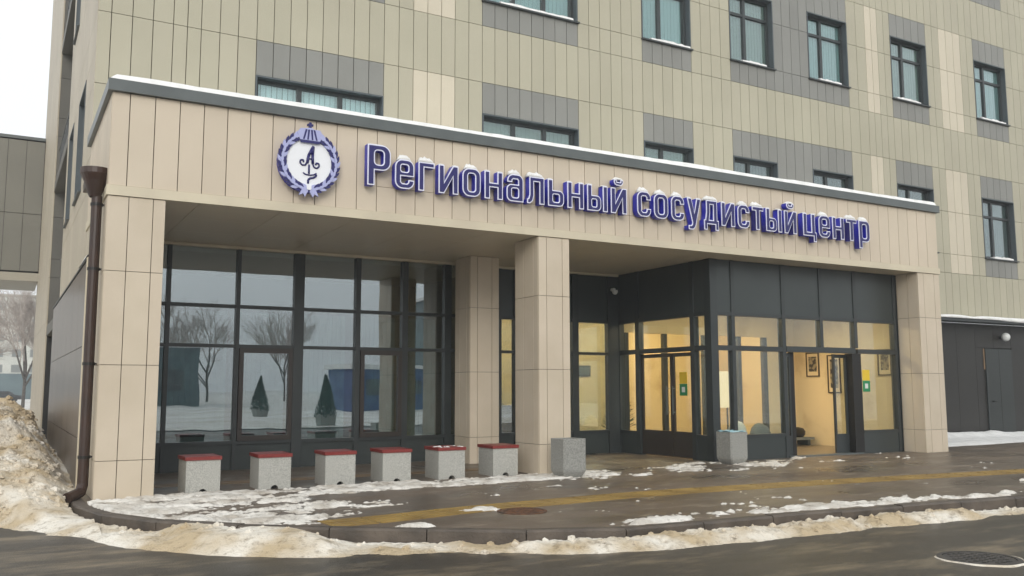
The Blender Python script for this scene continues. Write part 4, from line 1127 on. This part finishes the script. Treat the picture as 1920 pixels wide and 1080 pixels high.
build('arm', MB().path([(17.6, -8.5, 7.45), (17.6, -8.1, 7.8), (17.6, -7.2, 7.95)], .035), 'coping', lp)
build('lamp_head', MB().box(17.48, -7.5, 7.9, 17.72, -6.9, 8.0), 'coping', lp)

# ------------------------------------------------------------------ snow
kx = np.array([p.x for p in kfine]); ky = np.array([p.y for p in kfine])
def kdist(X, Y):
    """signed distance to the kerb line, positive on the road side"""
    sh = X.shape; P = np.stack([X.ravel(), Y.ravel()], 1); best = np.full(len(P), 1e9); sgn = np.ones(len(P))
    seg = np.stack([kx, ky], 1); m_ = (kx < 34)
    A = seg[:-1]; B = seg[1:]
    for a, b in zip(A, B):
        if a[0] > 30: break
        d = b-a; L2 = d@d; t = np.clip(((P-a)@d)/L2, 0, 1); q = P-(a+t[:, None]*d); dd = np.hypot(q[:, 0], q[:, 1])
        s = d[0]*q[:, 1]-d[1]*q[:, 0]; u = dd < best; best[u] = dd[u]; sgn[u] = np.where(s[u] < 0, 1, -1)
    return (best*sgn).reshape(sh)
def berm(X, Y):
    k = kdist(X, Y); n1 = fbm(X*1.3, Y*1.3, 5); n2 = fbm(X*6+40, Y*6, 4)
    wdt = .42+.30*n1+.55*sstep(5.5, 2.0, X)*sstep(9, 12, Y+X*.5)+ .35*sstep(4.5, 2.2, X)
    prof = sstep(-.03, .08, k)*(1-sstep(wdt*.45, wdt, k))
    h = (.03+.085*n1)*prof*(.45+.7*n2+.5*fbm(X*17, Y*17, 3))
    h = h*(1-.35*sstep(.6, 1.5, X)*sstep(4, 3, X))+.125*sstep(-.40, -.1, k)*(1-sstep(wdt*.3, wdt, k))*sstep(3.25, 2.6, X)*sstep(1.5, 1.9, X)   # dropped kerb buried in snow
    h = h*(1+.6*sstep(9.5, 7, X)*0)
    h = h*np.where(X < 2.2, sstep(-.25, .35, Y-(12.25-1.85*X)+(n1-.5)*.6), 1)
    gap = sstep(.40, .52, fbm(X*.8+9, Y*.3, 3))
    h = h*(.45+.55*gap)
    z = -.15+h*1.25*sstep(.75, 1.15, X)
    return np.where(z > .015, .015+(z-.015)*.3, z)
hfield('snow_berm', 'snow_sandy', .75, 19, 5.6, 12.6, .025, berm, -.128, label='sandy trodden snow heaped along the kerb on the road side', cat='snow')
def bump(X, Y, cx, cy, rx, ry): return np.exp(-(((X-cx)/rx)**2+((Y-cy)/ry)**2))
def patches(X, Y):
    n1 = fbm(X*1.1+3, Y*1.9+7, 6, .55); n2 = fbm(X*5+20, Y*8+11, 4)
    k = -kdist(X, Y)
    m = .0*X
    m = np.maximum(m, .95*sstep(3.6, 1.8, X+.12*(13-Y))*sstep(9.0, 9.6, Y)*sstep(13.3, 12.9, Y))
    m = np.maximum(m, .70*sstep(5.0, 3.0, X)*sstep(9.2, 10.2, Y)*sstep(13.2, 12.4, Y))
    strip = sstep(11.9, 12.5, Y)*sstep(13.5, 13.15, Y)*sstep(11.0, 8.5, X)*sstep(.8, 1.6, X)
    m = np.maximum(m, .83*strip)
    m = np.maximum(m, 1.1*bump(X, Y, 8.2, 12.75, .75, .45)); m = np.maximum(m, .9*bump(X, Y, 7.7, 12.9, .7, .35))
    m = np.maximum(m, .75*bump(X, Y, 9.6, 12.3, .9, .35)); m = np.maximum(m, .9*bump(X, Y, 1.6, 12.7, .9, .5))
    m = np.maximum(m, .98*bump(X, Y, 5.0, 9.72, .38, .22)); m = np.maximum(m, .75*bump(X, Y, 3.9, 9.0, .5, .18)); m = np.maximum(m, .7*bump(X, Y, 5.75, 9.1, .4, .12))
    m = np.maximum(m, .78*sstep(.16, .3, k)*sstep(1.0, .4, k)*sstep(5.0, 6.3, X)*sstep(14, 11, X))
    m = np.maximum(m, .52*sstep(19, 12, X)*sstep(11.2, 12.6, Y)*sstep(9, 10.5, X)*.95)
    m = np.maximum(m, .62*bump(X, Y, 12.5, 12.9, .6, .2)); m = np.maximum(m, .55*bump(X, Y, 15.5, 12.7, 2.5, .35))
    m = np.maximum(m, .60*bump(X, Y, 15, 8.4, 4, .25))
    cov = m+ (n1-.5)*1.5+(n2-.5)*.8+(fbm(X*14, Y*22, 3)-.5)*.7-.56
    h = np.clip(cov, -.2, .6)
    return np.where(k > .17, -.012+.055*np.tanh(h*2.2)+.02*np.clip(n2-.4, 0, 1)*(h > 0), -.05)
hfield('snow_patches', 'snow_trodden', 1.0, 19, 7.3, 13.6, .028, patches, .0, label='thin trodden patchy snow on the wet pavement before the benches', cat='snow')
def rsnow(X, Y):
    n1 = fbm(X*.9+3, Y*1.3+2, 5); e = sstep(13.7, 14.6, Y-.06*(X-20))*sstep(19.1, 20.2, X)*sstep(YB+.3, YB-.1, Y)
    rid = bump(X, Y, 25, YB-.25, 6, .35)*.16
    return -.05+e*(.06+.08*n1)+rid*(.4+n1)*sstep(19.5, 21, X)
hfield('snow_strip', 'snow', 19.0, 36, 13.4, YB-.03, .08, rsnow, .002, label='clean snow lying along the dark wall by the grey door', cat='snow')
def bank(X, Y):
    n1 = fbm(X*1.2+5, Y*1.0+1, 6, .55); n2 = fbm(X*5, Y*5+3, 4)
    crest = .25+.0*Y
    along = sstep(11.9, 14.0, Y)*(.30+.70*sstep(13, 19, Y))*sstep(34, 26, Y)
    prof = np.exp(-((X+.1)/1.25)**2)
    wallside = sstep(1.08, .55, X)
    h = along*(.95*prof*(.65+.6*n1)+.16*n2)*(.55+.45*wallside)
    h = h+.16*sstep(11.3, 12.6, Y)*sstep(1.0, .5, X)*(.3+n1)*sstep(-6, -1, X)
    h = h+.10*sstep(20, 30, Y)
    line = Y-(12.25-np.where(X > 0, 1.85, .5)*X)
    foot = sstep(-.1, .75, line+(n1-.5)*1.4)
    foot = foot*np.where(Y < 13.6, sstep(.0, .08, kdist(X, Y)), 1)
    return -.16+np.where(foot > 0, foot*(.075+.05*n2+h), 0)+.02*n2
hfield('snow_bank', 'snow_sandy', -3.5, 1.025, 9.9, 40, .045, bank, -.128, label='tall sandy snowbank shovelled against the left side wall', cat='snow')

lm = MB(); random.seed(5)
def chunk(x, y, z, r):
    i = len(lm.v); n_ = 6
    lm.v.append((x+random.uniform(-.2, .2)*r, y+random.uniform(-.2, .2)*r, z+r*random.uniform(.6, .95)))
    for q, hz in ((.75, .45), (1., -.15)):
        for k in range(n_):
            t = 2*math.pi*k/n_+random.uniform(-.3, .3); rr = r*q*random.uniform(.7, 1.15); lm.v.append((x+rr*math.cos(t), y+rr*math.sin(t), z+r*hz*random.uniform(.7, 1.2)))
    for k in range(n_): a = i+1+k; b = i+1+(k+1) % n_; lm.f += [(i, a, b), (a, a+n_, b+n_), (a, b+n_, b)]
for k in range(1100):
    x = random.gauss(.45, .35); y = random.uniform(12.2, 22)
    if x > .98 or x < -1.5: continue
    z = float(bank(np.array([[x]]), np.array([[y]]))[0, 0]); chunk(x, y, z-.006, random.choice((.012, .015, .02, .02, .03, .03, .045, .07))*random.uniform(.7, 1.2))
for k in range(700):
    i = random.randrange(15, len(kfine)-60); p = kfine[i]; t = (kfine[i+1]-kfine[i-1]).normalized(); d = random.uniform(.03, .55); q = p+Vector((t.y, -t.x))*d
    z = float(berm(np.array([[q.x]]), np.array([[q.y]]))[0, 0])
    if z > -.13: chunk(q.x, q.y, z, random.choice((.012, .018, .025, .035, .05)))
tag(build('snow_lumps', lm, 'snow_sandy', smooth=False), 'broken lumps of dirty snow strewn over the snowbank and kerb', 'snow', kind='stuff')
# ------------------------------------------------------------------ winter haze
hz = MB().box(-420, -420, -1.2, 420, 420, 30); ho = build('haze', hz, None); tag(ho, 'pale winter haze filling the air of the street', 'haze', kind='stuff')
hm = bpy.data.materials.new('haze'); hm.use_nodes = True; N = hm.node_tree.nodes; N.clear()
pv = N.new('ShaderNodeVolumePrincipled'); pv.inputs['Color'].default_value = (.94, .96, .97, 1); pv.inputs['Density'].default_value = .0017
ou = N.new('ShaderNodeOutputMaterial'); hm.node_tree.links.new(pv.outputs[0], ou.inputs['Volume']); ho.data.materials.append(hm)
